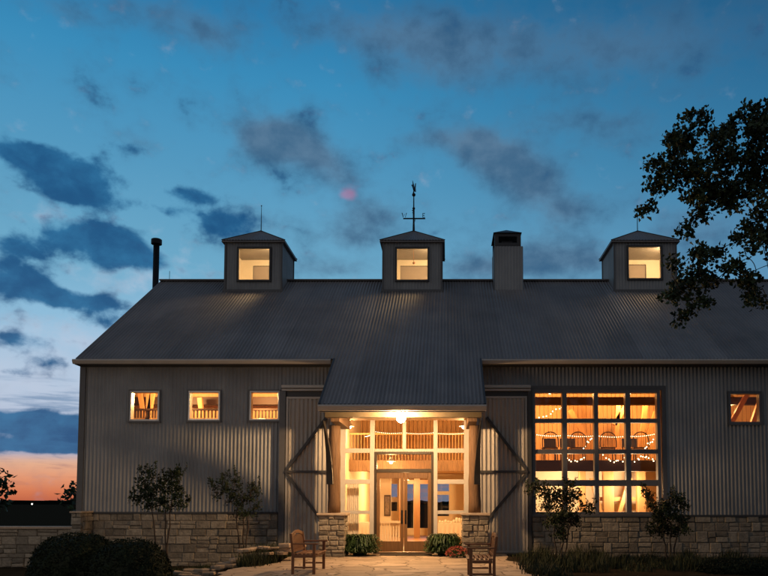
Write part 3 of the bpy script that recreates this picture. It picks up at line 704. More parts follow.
# ------------------------------------------------------------------ interior of the barn
boxobj('interior_floor', M['floor'], barn, X0 + .1, X1 - .1, YW + .17, YB - .16, -.04, .02)
ZM = 2.88; YM = 24.8
for (a, b) in ((X0 + .2, XPL - .1), (XPR + .3, X1 - .2), (XPL + .03, XPR + .17)): boxobj('mezzanine_floor', M['in_wood'], barn, a, b, YM + .22, YB - .2, ZM - .14, ZM)
for (a, b, m_) in ((X0 + .2, XPL - .1, 'in_beam'), (XPR + .3, X1 - .2, 'in_beam'), (XPL + .03, XPR + .17, 'timber')): boxobj('mezzanine_beam', M[m_], barn, a, b, YM, YM + .2, ZM - .36, ZM + .01, bevel=.01)
# partitions
boxobj('partition', M['plaster'], barn, XPL - .08, XPL + .02, YW + .17, YB - .16, .03, 5.4)
boxobj('partition', M['plaster'], barn, XPR + .18, XPR + .28, YW + .17, YB - .16, .03, 5.4)
# upper boarded wall
q = MB(); x = X0 + .3; r = random.Random(9)
while x < X1 - .4:
    w = .16; q.box(x, x + w - .012, 28.2 + r.uniform(0, .006), 28.23, ZM + .01, 7.4, r.random()); x += w
q.build('boarded_wall', M['in_wood'], barn)
boxobj('lower_wall', M['plaster'], barn, XPR + .3, X1 - .2, 27.3, 27.4, .03, ZM - .15)
# timber frame: tie beams, rafters, posts
q = MB(); q.box(X0 + .3, X1 - .3, 24.3, 24.55, pz(405, 24.4), pz(397.3, 24.4)); q.build('tie_beam', M['in_beam'], barn, .01)
x = X0 + .8
while x < X1 - .3:
    q = MB(); ye_ = 26.7 if any(a_ - .1 < x < b_ + .1 for a_, b_ in CUP) else YR
    q.beam((x, YW + .2, roofz(YW + .2) - .27), (x, ye_, roofz(ye_) - .27), .14, .22); x += 1.1
    q.build('rafter', M['in_post'], barn)
for (u0, u1, Y, v0) in ((604, 614, 26.2, 470), (638, 646, 26.2, 470), (580, 586, 26.2, 470)):
    q = MB(); q.box(px(u0, 500, Y), px(u1, 500, Y), Y, Y + .3, .03, ZM - .16); q.build('interior_post', M['in_post'], barn, .01)
for (A_, B_) in ((P3(615, 526, 26.3), P3(630, 478, 26.3)), (P3(600, 512, 26.3), P3(592, 478, 26.3)), (P3(600, 499, 26.6), P3(655, 499, 26.6))): q = MB(); q.beam(A_, B_, .14, .16, (0, 1, 0)); q.build('interior_brace', M['in_post'], barn)
for (ua, va, ub, vb) in ((585, 436, 570, 410), (616, 452, 618, 400), (614, 425, 626, 405), (640, 452, 646, 400), (648, 436, 656, 412), (596, 452, 598, 402)): q = MB(); q.beam(P3(ua, va, 26.5), P3(ub, vb, 26.5), .16, .16, (0, 1, 0)); q.build('upper_timber', M['in_post'], barn)
for (ua, va, ub, vb) in ((140, 392, 146, 425), (149, 392, 149, 425), (153, 392, 147, 425), (200, 398, 203, 425), (730, 425, 752, 385), (752, 425, 765, 385)): q = MB(); q.beam(P3(ua, va, 24.0), P3(ub, vb, 24.0), .14, .14, (0, 1, 0)); q.build('upper_timber', M['in_post'], barn)
for (a, b) in ((135, 158), (190, 219), (252, 279)):
    q = MB()
    for k in range(9): x = px(a, 415, 23.6) + (px(b, 415, 23.6) - px(a, 415, 23.6)) * k / 8; q.box(x - .02, x + .02, 23.6, 23.64, pz(418, 23.6), pz(409, 23.6))
    q.box(px(a, 415, 23.6), px(b, 415, 23.6), 23.58, 23.66, pz(410.5, 23.6), pz(408.5, 23.6))
    q.build('rail_panel', M['in_beam'], barn)
boxobj('partition', M['in_wood'], barn, X0 + .3, XPL - .12, 24.9, 24.95, ZM + .02, 6.6)
# mezzanine railing in the entrance hall
q = MB(); x = XPL + .1
while x < XPR + .1: q.box(x - .006, x + .006, YM + .05, YM + .065, ZM + .011, ZM + .86); x += .105
q.box(XPL + .03, XPR + .17, YM + .03, YM + .1, ZM + .861, ZM + .92); q.build('railing', M['in_post'], barn)
# partition panel with a picture behind the door, slatted gate
boxobj('partition', M['plaster'], barn, px(378, 500, 26.5), px(391, 500, 26.5), 26.5, 26.6, .03, 2.5)
q = MB(); x = px(379, 530, 25); xe = px(401, 530, 25)
q.box(x, xe, 25, 25.05, pz(523, 25), pz(521, 25)); q.box(x, xe, 25, 25.05, .03, .1)
while x < xe: q.box(x, x + .06, 25.051, 25.07, .101, pz(523.2, 25)); x += .09
q.build('slatted_rail', M['frame_white'], barn)
q = MB()
for (u0, u1, v0) in ((399, 405, 478), (414, 420, 478), (430.5, 435, 478)): q.box(px(u0, 500, 31), px(u1, 500, 31), 31, 31.15, .03, pz(v0, 31))
q.box(px(399, 500, 31), px(435, 500, 31), 30.97, 31.12, pz(484, 31), pz(480, 31)); q.build('inner_door_frame', M['door_wood'], barn)
# back windows
for r_ in BW:
    a, b, c_, d = r_; q = MB(); q.quad([(a, YB - .1, c_), (b, YB - .1, c_), (b, YB - .1, d), (a, YB - .1, d)]); q.build('pane', M['glass'], barn)
q = MB(); a, b, c_, d = BW[3]; zz = pz(493.5, YB); q.box(a, b, YB - .16, YB - .02, zz - .06, zz + .1); a, b, c_, d = BW[0]; q.box(a, b, YB - .16, YB - .02, pz(502, YB), pz(497, YB)); q.build('window_bar', M['frame_white'], barn)

# hall furniture and lights
pic = MB(); pic.box(px(384, 500, 26.4), px(390.5, 500, 26.4), 26.46, 26.495, pz(516, 26.4), pz(495, 26.4)); pf = pic.build('framed_picture', M['dark_timber'])
tag(pf, 'dark framed portrait picture hanging behind the left leaf of the entrance door', 'picture')
q = MB(); q.box(px(385, 500, 26.4), px(389.5, 500, 26.4), 26.45, 26.459, pz(514.5, 26.4), pz(496.5, 26.4)); q.build('print', M['picture'], pf)
def curtain(u0, u1, v0, Y, lbl):
    q = MB(); n = 260; xa, xb = px(u0, 500, Y), px(u1, 500, Y); zt = pz(v0, Y)
    for k in range(n):
        t0, t1 = k / n, (k + 1) / n; f_ = lambda t: Y + .012 * sin(t * 40) + .008 * sin(t * 17)
        q.quad([(xa + (xb - xa) * t0, f_(t0), .04), (xa + (xb - xa) * t1, f_(t1), .04), (xa + (xb - xa) * (.08 + .9 * t1), f_(t1), zt), (xa + (xb - xa) * (.08 + .9 * t0), f_(t0), zt)])
    o = q.build('curtain', M['white'], smooth=True); tag(o, lbl, 'curtain')
curtain(346, 359, 482, 22.5, 'long white curtain hanging inside the glazing left of the entrance door')
def table(u0, u1, Y, y2, lbl, zt=.75):
    t = thing('table', lbl, 'table', loc=(0, 0, 0)); xa, xb = px(u0, 520, Y), px(u1, 520, Y)
    q = MB(); q.box(xa, xb, Y, y2, zt, zt + .03); q.build('tabletop', M['in_post'], t)
    q = MB(); i = len(q.v); n = 40
    for k in range(n):
        x0_, x1_ = xa + (xb - xa) * k / n, xa + (xb - xa) * (k + 1) / n
        q.quad([(x0_, Y - .03 - .015 * sin(k), .3), (x1_, Y - .03 - .015 * sin(k + 1), .3), (x1_, Y - .012, zt + .035), (x0_, Y - .012, zt + .035)])
    q.quad([(xa, Y - .012, zt + .035), (xb, Y - .012, zt + .035), (xb, y2, zt + .035), (xa, y2, zt + .035)]); q.build('tablecloth', M['white'], t)
    for x in (xa + .06, xb - .06):
        for y in (Y + .06, y2 - .06): q = MB(); q.box(x - .03, x + .03, y - .03, y + .03, .03, zt - .001); q.build('leg', M['in_post'], t)
    return zt + .035
table(438, 466, 25.2, 26.2, 'white clothed reception table inside the glazing right of the entrance door')
table(346, 372, 26.0, 27.0, 'white clothed table inside the glazing left of the entrance door')
r = random.Random(4)
for k in range(9):
    x = px(440 + k * 2.8, 520, 25.4); q = MB(); h = r.uniform(.06, .2); q.tube([(x, 25.5, .785), (x, 25.5, .785 + h * .7), (x, 25.5, .785 + h)], [.045, .05, .03], 10)
    tag(q.build('cup', M['white'], smooth=True), 'small white cup in the row on the reception table', 'cup', 'cups on the reception table')
def pendant(x, y, z, zc, power, lbl, col=WARM, r_=.06, group='pendant lamps inside the barn', soft=.12):
    t = thing('pendant_lamp', lbl, 'lamp', group, loc=(x, y, z))
    q = MB(); q.tube([(0, 0, .2), (0, 0, zc - z)], .008, 5); q.build('cord', M['iron_and_shade'], t)
    q = MB(); q.tube([(0, 0, .2), (0, 0, .12), (0, 0, .05)], [.03, .07, .15], 14); s_ = q.build('lamp_shade', M['bright_alu'], t)
    q = MB(); q.ball((0, 0, 0.03), r_); q.build('bulb', M['lampbulb'], t)
    l = bpy.data.lights.new('pendant_light', 'POINT'); l.energy = power; l.color = col; l.shadow_soft_size = soft
    o = bpy.data.objects.new('pendant_light', l); COL.objects.link(o); o.parent = t; o.location = (0, 0, -.16)
x, z = at(349.5, 428, 23.6); pendant(x, 23.6, z, 5.6, 260, 'pendant lamp glowing at the upper left of the entrance hall')
x, z = at(463, 428, 23.6); pendant(x + .02, 23.6, z, 5.6, 260, 'pendant lamp glowing at the upper right of the entrance hall')
pendant(-1.8, 24.0, 2.75, 3.6, 190, 'pendant lamp low in the entrance hall behind the door head')
pendant(-1.6, 29.0, 2.3, 2.72, 560, 'pendant lamp at the far end of the entrance hall')
pendant(3.6, 26.0, 5.3, 7.6, 520, 'pendant lamp high behind the left half of the large window', (1, .47, .15))
pendant(6.4, 26.0, 5.3, 7.6, 520, 'pendant lamp high behind the right half of the large window', (1, .47, .15))
pendant(px(565, 483, 25.9), 25.9, pz(483, 25.9), 2.7, 210, 'pendant lamp under the mezzanine behind the left half of the large window', (1, .66, .36))
pendant(px(628.5, 483, 25.7), 25.7, pz(483, 25.7), 2.7, 240, 'pendant lamp under the mezzanine behind the right half of the large window', (1, .66, .36))
pendant(-8.6, 23.3, 5.0, 6.0, 380, 'pendant lamp above the leftmost small window')
pendant(-5.9, 23.3, 5.0, 6.0, 380, 'pendant lamp between the middle and right small windows of the left wall')
pendant(9.4, 24.6, 4.9, 6.5, 330, 'pendant lamp behind the single small window of the right wall')

# mezzanine chairs behind the large window
def make_chair(u, v, Y, lbl, first=None):
    s = .60
    t = thing('barrel_chair', lbl, 'chair', 'barrel back chairs on the mezzanine', loc=(px(u, v, Y), Y, ZM))
    q = MB(); q.tube([(.27 * cos(a_), .25 * sin(a_) + .1, .44) for a_ in [pi * 2 * k / 16 for k in range(16)]][:16] + [(.27, .1, .44)], .02, 6)
    q.box(-.24, .24, -.13, .33, .43, .47); q.build('seat', M['chair'], t)
    q = MB(); pts = []
    for k in range(15):
        a_ = pi * k / 14; pts.append((-.29 * cos(a_) * (1.05 - .12 * (1 - sin(a_))), -.12, .46 + .52 * sin(a_) ** .62))
    q.tube(pts, .02, 6); q.build('backrest', M['chair'], t)
    q = MB()
    for k in range(1, 9): x = -.29 + .58 * k / 9; q.tube([(x * .9, -.1, .46), (x, -.12, .46 + .5 * sqrt(max(0, 1 - (x / .3) ** 2)))], .006, 5)
    q.build('spindles', M['chair'], t)
    for (x, y) in ((-.22, -.1), (.22, -.1), (-.22, .3), (.22, .3)): q = MB(); q.tube([(x, y, .44), (x * 1.12, y * 1.05, 0.01)], [.02, .014], 6); q.build('leg', M['chair'], t)
    return t
nm = ['leftmost', 'second from the left', 'third from the left', 'rightmost']
for k, u in enumerate((550, 577.5, 607.5, 640)): make_chair(u, 448, 25.25, f'dark barrel back chair behind the large window, {nm[k]} of four')
for k, (u0, u1, lb) in enumerate(((544, 556, 'left'), (560, 575, 'middle'), (622, 637, 'right'))):
    q = MB(); q.box(px(u0, 440, 25.9), px(u1, 440, 25.9), 25.9, 25.95, pz(447, 25.9), pz(438.5, 25.9)); fr = q.build('framed_board', M['cushion'])
    tag(fr, f'dark blue board standing behind the mezzanine chairs, {lb} one of three', 'board', 'dark boards behind the mezzanine chairs')
    q = MB()
    for x in (px(u0 + 1, 440, 25.9), px(u1 - 1, 440, 25.9)): q.box(x - .02, x + .02, 25.955, 25.99, ZM + .005, pz(439, 25.9))
    q.build('leg', M['chair'], fr)
# string lights
def string(pts, Y, lbl, n=14, rad=.017, jit=0.0, sag=.04):
    t = thing('string_lights', lbl, 'string lights', 'strings of small warm lights inside the barn')
    r = random.Random(len(lbl)); ps = [P3(u, v, Y) for u, v in pts]; path = []
    for a, b in zip(ps, ps[1:]):
        for k in range(8): f_ = k / 8; path.append(a.lerp(b, f_) - Vector((0, 0, sag * 4 * f_ * (1 - f_))))
    path.append(ps[-1]); q = MB(); q.tube(path, .004, 4); q.build('wire', M['iron_and_shade'], t)
    b0 = None
    for k in range(n):
        f_ = (k + .5) / n * (len(path) - 1); i = int(f_); p = path[i].lerp(path[min(i + 1, len(path) - 1)], f_ - i) - Vector((0, 0, .02)) + Vector((r.uniform(-jit, jit), r.uniform(-jit, jit), r.uniform(-jit, jit)))
        if b0 is None: q = MB(); q.ball((0, 0, 0), rad, 8, 6); b0 = q.build('bulb', M['bulb'], t); b0.location = p
        else: o = b0.copy(); COL.objects.link(o); o.parent = t; o.location = p
string([(536, 434), (565, 434.5), (596, 435), (628, 435.5), (657, 433)], 24.6, 'long straight string of lights across the chairs behind the large window', 60, .013)
string([(537, 418), (548, 414), (556, 409), (562, 406)], 24.2, 'loose string of lights in the top left pane of the large window', 8, .021, .04)
string([(584, 447), (588, 441), (592, 437)], 25.1, 'short cluster of lights beside the second mezzanine chair', 6, .021, .04)
string([(566, 457), (570, 460), (580, 459), (585, 456)], 24.7, 'loop of lights on the mezzanine beam behind the second window column', 9, .021, .04)
string([(603, 454), (610, 458), (618, 461), (626, 457)], 24.7, 'loop of lights on the mezzanine beam behind the third window column', 9, .021, .04)
string([(634, 460), (641, 456), (648, 455), (655, 460)], 24.7, 'loop of lights on the mezzanine beam behind the rightmost window column', 10, .021, .04)
string([(643, 448), (649, 443), (652, 437)], 25.1, 'cluster of lights beside the rightmost mezzanine chair', 8, .021, .05)
string([(365, 436), (375, 431), (404, 432), (434, 432), (464, 432.5)], 24.5, 'string of lights along the railing above the entrance door', 60, .011)

# porch lamp
pl = thing('porch_lamp', 'glowing round globe lamp under the porch eave above the entrance', 'lamp', loc=(px(401, 417, 19.22), 19.22, pz(418.0, 19.22)))
q = MB(); q.ball((0, 0, 0), .12, 16, 12); q.build('globe', M['globe'], pl, smooth=True)
q = MB(); q.tube([(0, 0, .11), (0, 0, .145), (0, 0, .15)], [.05, .06, .03], 14); q.tube([(0, 0, .14), (0, .0, .17), (0, .33, .17)], .016, 8); q.build('bracket', M['iron_and_shade'], pl)

# lamp post of the drive, left of the camera: its light reaches the left wall and throws the small trees' shadows to the right
lp = thing('lamp_post', 'tall drive lamp on a black post outside the picture at the left', 'lamp', loc=(-11.0, 10.0, -.35))
q = MB(); q.tube([(0, 0, 0), (0, 0, .3), (0, 0, .31), (0, 0, 3.9)], [.09, .09, .05, .04], 12); q.build('pole', M['iron_and_shade'], lp)
q = MB(); q.tube([(0, 0, 3.9), (0, 0, 3.95), (0, 0, 3.96)], [.05, .16, .16], 14); q.tube([(0, 0, 4.3), (0, 0, 4.31), (0, 0, 4.42)], [.2, .2, .03], 14); q.build('cap', M['iron_and_shade'], lp)
q = MB(); q.ball((0, 0, 4.13), .13, 14, 10); q.build('globe', emis('drive lamp globe', (1, .74, .54), 620), lp, smooth=True)

# ------------------------------------------------------------------ ground
def gz(x, y):
    a = min(max((-4.9 - x) / .8, 0), 1); b = min(max((x - 1.9) / .8, 0), 1); a = a * a * (3 - 2 * a); b = b * b * (3 - 2 * b)
    return -.012 - .34 * a - .10 * b
q = MB(); xs = [-3000, -400, -60, -25] + [-20 + .4 * k for k in range(100)] + [25, 60, 400, 3000]; ys = [-3000, -300, -30, 0] + [1 + .6 * k for k in range(58)] + [60, 300, 3000]
r = random.Random(2)
for y in ys:
    for x in xs: q.v.append((x, y, gz(x, y) - (.5 if abs(x) > 100 or y > 100 else 0) - (r.uniform(0, .03) if (x < -5.5 or x > 2.6) and y < 21 else 0)))
for j in range(len(ys) - 1):
    for i in range(len(xs) - 1): a = j * len(xs) + i; q.f.append((a, a + 1, a + len(xs) + 1, a + len(xs))); q.t.append(.5)
tag(q.build('ground', M['soil'], smooth=True), None, kind='structure')
# flagstone patio with an irregular edge
q = MB(); L_ = []; R_ = []; r = random.Random(8)
for k in range(34):
    y = YW - .03 - k * .35; L_.append((-4.15 - .25 * sin(k * .5) - (.0 if k < 5 else .12 * min(k - 5, 8)) * .5 + r.uniform(-.08, .08), y)); R_.append((1.55 + .15 * sin(k * .7) + r.uniform(-.08, .08) + min(k, 14) * .02, y))
for k in range(33):
    (xa, ya), (xb, yb) = L_[k], L_[k + 1]; (xc, _), (xd, _) = R_[k], R_[k + 1]
    q.quad([(xb, yb, 0), (xd, yb, 0), (xc, ya, 0), (xa, ya, 0)]); q.quad([(xa, ya, 0), (xa, ya, -.45), (xb, yb, -.45), (xb, yb, 0)]); q.quad([(xc, ya, -.45), (xc, ya, 0), (xd, yb, 0), (xd, yb, -.45)])
tag(q.build('patio', M['patio']), None, kind='structure')
# low far hills, lying just above the horizon
q = MB(); r = random.Random(12); n = 1600
for k in range(n + 1):
    x = -1600 + 3200 * k / n; h = 3.0 + 2.0 * sin(k * .021) + 1.0 * sin(k * .057 + 1) + r.uniform(-.5, .6) + .7 * sin(k * .37)
    q.v += [(x, 700, -1.2), (x, 760, h), (x, 1000, h * .6)]
for k in range(n):
    for j in (0, 1): a = 3 * k + j; q.f.append((a, a + 3, a + 4, a + 1)); q.t.append(.5)
tag(q.build('hills', M['land'], smooth=True), None, kind='structure')
fl = MB(); p = P3(32, 504, 400); fl.ball((0, 0, 0), .42, 8, 6); fo = thing('far_lamp', 'tiny white light far off on the dark land at the left', 'lamp', loc=(p.x, 400, p.z)); fl.build('bulb', M['far'], fo)
q = MB(); q.tube([(0, .0, -.5), (0, 0, -3)], .12, 6); q.build('pole', M['iron_and_shade'], fo)

# ------------------------------------------------------------------ garden wall on the left
gw = thing('garden_wall', 'low stone garden wall running left from the corner of the barn', 'wall')
q = MB(); r = random.Random(21); xa = -22; xb = px(76, 530, 21.3); zt = pz(529, 21.3)
ashlar(q, xa, xb, -.5, zt, 21.3, .12, r, 'front', .2, .25, .6); q.build('stonework', M['stone'], gw)
q = MB(); q.box(xa, xb - .02, 21.34, 21.75, -.5, zt - .01); q.build('core', M['mortar'], gw)
q = MB(); q.box(xa, xb, 21.25, 21.8, zt, zt + .07); q.build('coping', M['cap'], gw, .012)
pr_ = thing('stone_pier', 'stone pier with flat cap standing against the left corner of the barn', 'pier')
q = MB(); xa, xb = px(72, 515, 21.2), px(82, 515, 21.2); ashlar(q, xa, xb, -.5, pz(513, 21.2), 21.15, .12, r, 'front', .2, .12, .3); ashlar(q, 21.27, 21.85, -.5, pz(513, 21.2), 0, .1, r, (xb, -1), .2, .2, .4); q.build('stonework', M['stone'], pr_)
q = MB(); q.box(xa + .02, xb - .02, 21.2, 21.84, -.5, pz(513.5, 21.2)); q.build('core', M['mortar'], pr_)
q = MB(); q.box(xa - .03, xb + .03, 21.1, 21.84, pz(513, 21.2), pz(513, 21.2) + .05); q.build('cap_stone', M['cap'], pr_, .01)

# ------------------------------------------------------------------ vegetation
def foliage(blobs_, Y, dY, scale_n, size, rng, per=9, crad=.1, asp=.55):
    q = MB()
    for (u, v, ru, rv) in blobs_:
        c0 = P3(u, v, Y); sx = ru / F * Y; sz = rv / F * Y; n = max(3, int(scale_n * sx * sz * 100))
        dy0 = rng.uniform(-dY, dY) * .6; sy = min(dY, (sx + sz) * .6)
        for _ in range(n):
            a = Vector((rng.gauss(0, .5), rng.gauss(0, .5), rng.gauss(0, .5)))
            if a.length > 1.15: a *= 1.0 / a.length
            p = c0 + Vector((a.x * sx, dy0 + a.y * sy, a.z * sz)); t = rng.random()
            for _ in range(per): q.leaf(p + Vector((rng.gauss(0, crad), rng.gauss(0, crad), rng.gauss(0, crad * .8))), size * rng.uniform(.6, 1.2), rng, min(1, max(0, t + rng.uniform(-.3, .3))), asp=asp)
    return q
def branches(q, root, nodes, r0, rng, tips=None):
    """grow wood from root polyline to every crown node, nearest-first"""
    tree = [(Vector(p), rr) for p, rr in root]; nodes = sorted(nodes, key=lambda p: (p - tree[-1][0]).length)
    for p in nodes:
        best = min(tree, key=lambda t: (t[0] - p).length * (1 + .15 * (t[1] < .02))); b, br = best
        n = 5; path = []; rad = []; d = p - b
        off = Vector((rng.uniform(-1, 1), rng.uniform(-1, 1), rng.uniform(-.3, 1))) * d.length * .12
        for k in range(n + 1):
            t = k / n; path.append(b + d * t + off * sin(pi * t)); rad.append(max(.007, br * (.8 - .3 * t)))
        q.tube(path, rad, 6)
        for k in range(2, n + 1): tree.append((path[k], rad[k]))
    return tree
OAK = [(690, 125, 16, 20), (682, 146, 12, 8), (699, 109, 9, 6), (706, 118, 5, 8), (673, 140, 10, 6), (652, 170, 9, 8), (668, 172, 14, 9), (662, 188, 18, 9), (645, 203, 6, 5), (655, 200, 10, 5), (690, 176, 20, 16), (713, 150, 8, 14),
       (716, 132, 6, 6), (733, 125, 12, 14), (757, 112, 14, 14), (740, 112, 6, 8), (760, 140, 18, 22), (735, 160, 22, 22), (765, 175, 20, 26), (712, 190, 22, 12), (690, 200, 14, 8), (735, 190, 24, 14), (690, 224, 11, 7), (702, 212, 12, 8), (720, 207, 16, 7),
       (757, 215, 10, 14), (766, 232, 8, 8), (716, 250, 14, 8), (697, 258, 14, 10), (737, 242, 8, 5), (700, 275, 22, 12), (680, 290, 12, 7), (667, 298, 7, 3), (700, 298, 14, 7), (688, 311, 10, 5), (678, 319, 6, 3), (725, 272, 12, 11),
       (746, 256, 6, 8), (756, 270, 9, 5), (744, 284, 12, 6), (762, 288, 8, 9), (668, 262, 4, 6), (672, 275, 7, 5), (750, 300, 8, 4), (757, 243, 10, 10), (767, 260, 7, 12), (748, 228, 8, 8), (766, 300, 6, 6)]
rng = random.Random(77); YO = 13.2
ext = [(rng.uniform(830, 1090), rng.uniform(70, 300), rng.uniform(22, 42), rng.uniform(16, 30)) for _ in range(46)] + [(rng.uniform(785, 840), rng.uniform(100, 290), 24, 20) for _ in range(10)]
oak = thing('oak_tree', 'dark spreading oak tree whose leafy branches reach in from the right edge', 'tree')
q = foliage(OAK, YO, .7, 5.0, .095, rng, 11, .055, asp=.75); q2 = foliage(ext, YO, 2.0, 1.3, .13, rng, 9, .1)
i = len(q.v); q.v += q2.v; q.f += [tuple(i + k for k in f_) for f_ in q2.f]; q.t += q2.t
q.build('crown', M['leaf'], oak)
q = MB(); bx = px(930, 500, YO); root = []
for k in range(9): t = k / 8; root.append((Vector((bx - .25 * sin(t * 2), YO + .2 * t, -.15 + 5.4 * t)), .42 - .20 * t))
q.tube([p for p, _ in root], [a for _, a in root], 12)
nodes = [P3(u, v, YO) for (u, v, a, b) in OAK + ext]
branches(q, root[4:], nodes, .2, rng); q.build('trunk', M['bark'], oak, smooth=True)

def small_tree(name, lbl, blobs_, Y, bases, zb, n=1.6, size=.085, seed=1):
    r = random.Random(seed); t = thing(name, lbl, 'tree', 'small multi-stemmed trees along the barn')
    q = foliage(blobs_, Y, .35, n * 4.2, size, r, 8, .05); wood = MB()
    for (u, v, a_, b_) in blobs_:                      # upright leafy shoots break the outline of the crown
        for _ in range(3):
            p = P3(u + r.uniform(-1, 1) * a_, v - r.uniform(-.2, .9) * b_, Y) + Vector((0, r.uniform(-.2, .2), 0)); d = Vector((r.uniform(-.5, .5), r.uniform(-.3, .3), 1)).normalized() * r.uniform(.12, .26)
            wood.tube([p - d * .5, p + d], [.005, .003], 4)
            for f_ in range(1, 7):
                for _ in range(3): q.leaf(p + d * f_ / 6, size * r.uniform(.6, 1), r, r.random())
    q.build('crown', M['leaf2'], t)
    q = wood
    for (ub, ut, vt) in bases:
        a = P3(ub, 560, Y); a.z = zb; b = P3(ut, vt, Y); path = [a.lerp(b, k / 6) + Vector((.02 * sin(k * 2 + ub), .02 * cos(k * 3), 0)) for k in range(7)]
        q.tube(path, [.026 - .0022 * k for k in range(7)], 6)
        near = [P3(u, v, Y) for (u, v, _, _) in blobs_ if abs(u - ut) < 26]
        branches(q, [(path[-2], .014), (path[-1], .013)], near, .02, r)
    q.build('trunk', M['bark'], t, smooth=True)
small_tree('crape_myrtle', 'small leafy tree by the left stone base, the bushier one beside the round hedges',
           [(149, 472, 8, 4), (143, 484, 8, 6), (146, 494, 9, 8), (134, 500, 4, 6), (170, 478, 8, 6), (160, 488, 10, 8), (163, 502, 14, 8), (183, 474, 4, 2), (176, 475, 5, 4), (150, 507, 7, 5), (177, 494, 8, 8), (182, 505, 5, 5)], 18.6, [(161, 152, 512), (167, 165, 508), (164, 172, 500)], -.36, seed=3)
small_tree('crape_myrtle', 'thin small tree with open forked branches by the left stone base, nearer the sliding door',
           [(212, 487, 4, 4), (218, 496, 5, 3), (224, 482, 3, 5), (229, 489, 7, 7), (235, 480, 5, 5), (238, 492, 5, 6), (230, 501, 5, 4), (240, 503, 5, 4), (250, 491, 5, 4), (256, 489, 4, 4), (250, 499, 6, 4), (238, 515, 7, 3), (248, 513, 9, 3), (256, 508, 4, 4)], 20.3, [(241, 236, 510), (244, 243, 512), (245, 249, 508)], -.2, n=1.5, size=.075, seed=5)
small_tree('crape_myrtle', 'small leafy tree in front of the lower left panes of the large window',
           [(541, 492, 7, 6), (536, 488, 5, 4), (553, 495, 9, 8), (566, 499, 9, 8), (570, 487, 5, 4), (578, 496, 4, 6), (548, 508, 9, 6), (563, 513, 11, 7), (584, 508, 5, 3), (590, 510, 5, 3), (555, 522, 12, 6), (574, 522, 9, 5), (560, 534, 9, 5), (530, 491, 3, 3)], 20.0, [(557, 553, 520), (561, 565, 518), (563, 572, 515)], -.14, n=2.1, seed=8)
small_tree('crape_myrtle', 'small spiky tree at the lower right corner of the large window',
           [(646, 496, 3, 5), (651, 504, 5, 5), (659, 511, 8, 6), (668, 505, 7, 7), (676, 499, 5, 6), (684, 505, 6, 4), (662, 520, 11, 6), (676, 515, 9, 6), (655, 529, 8, 5), (671, 531, 12, 6), (683, 528, 5, 5), (643, 493, 2, 2)], 20.0, [(668, 662, 528), (670, 671, 522), (672, 680, 518)], -.14, n=2.3, seed=13)

def hedge(lbl, u, v, ru, Y, zt, dep, seed):
    r = random.Random(seed); t = thing('round_shrub', lbl, 'shrub', 'clipped round shrubs')
    c0 = P3(u, v, Y); rx = ru / F * Y; zb = gz(c0.x, Y) - .02; h = zt - zb
    q = MB(); n, m = 40, 14
    for a in range(m + 1):
        th = pi / 2 * a / m
        for b in range(n):
            k = 1 + .05 * sin(b * 1.7 + a) + r.uniform(-.02, .02); rr = max(.001, sin(th)) ** .75
            q.v.append((c0.x + rx * .95 * rr * cos(2 * pi * b / n) * k, Y + dep * .95 * rr * sin(2 * pi * b / n) * k, zb + h * .95 * cos(th) ** .8 * (1 + r.uniform(-.02, .02))))
    for a in range(m):
        for b in range(n): q.f.append((a * n + b, (a + 1) * n + b, (a + 1) * n + (b + 1) % n, a * n + (b + 1) % n)); q.t.append(r.random())
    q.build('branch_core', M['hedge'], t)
    q = MB()
    for _ in range(int(5200 * rx * dep)):
        th = math.acos(r.random()); ph = r.uniform(0, 2 * pi); rr = max(.001, sin(th)) ** .75
        q.leaf((c0.x + rx * rr * cos(ph) * r.uniform(.94, 1.03), Y + dep * rr * sin(ph) * r.uniform(.94, 1.03), zb + h * cos(th) ** .8 * r.uniform(.95, 1.03)), .06, r, r.random())
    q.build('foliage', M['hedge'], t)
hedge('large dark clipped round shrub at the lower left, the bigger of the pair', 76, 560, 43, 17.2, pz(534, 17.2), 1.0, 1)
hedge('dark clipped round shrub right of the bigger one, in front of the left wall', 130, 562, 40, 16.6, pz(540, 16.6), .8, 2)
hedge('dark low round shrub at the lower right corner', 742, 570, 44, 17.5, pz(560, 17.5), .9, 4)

def edge_tree(lbl, u, v, blobs_, Y, seed):
    r = random.Random(seed); t = thing('distant_tree', lbl, 'tree', 'dark trees on the land beyond the garden wall')
    q = foliage(blobs_, Y, 2.0, .06, .42, r, 8, .3); q.build('crown', M['leaf'], t)
    q = MB(); a = P3(u, v, Y); b0 = Vector((a.x, Y, -.9)); q.tube([b0, (b0 + a) / 2 + Vector((.1, 0, 0)), a], [.3, .22, .12], 8)
    branches(q, [(a, .12)], [P3(x_, y_, Y) for (x_, y_, _, _) in blobs_], .1, r); q.build('trunk', M['bark'], t)
edge_tree('dark tree against the sunset at the left edge', -6, 495, [(-4, 485, 9, 10), (2, 478, 4, 5), (8, 489, 5, 4), (-2, 498, 12, 6), (11, 486, 2, 3), (6, 500, 7, 3), (-22, 480, 16, 16)], 46, 4)
edge_tree('dark bushy tree against the sunset beside the barn corner', 76, 500, [(73, 493, 4, 3), (68, 492, 2, 2), (76, 498, 6, 3), (70, 500, 5, 2), (80, 490, 6, 6), (88, 492, 8, 8)], 48, 6)

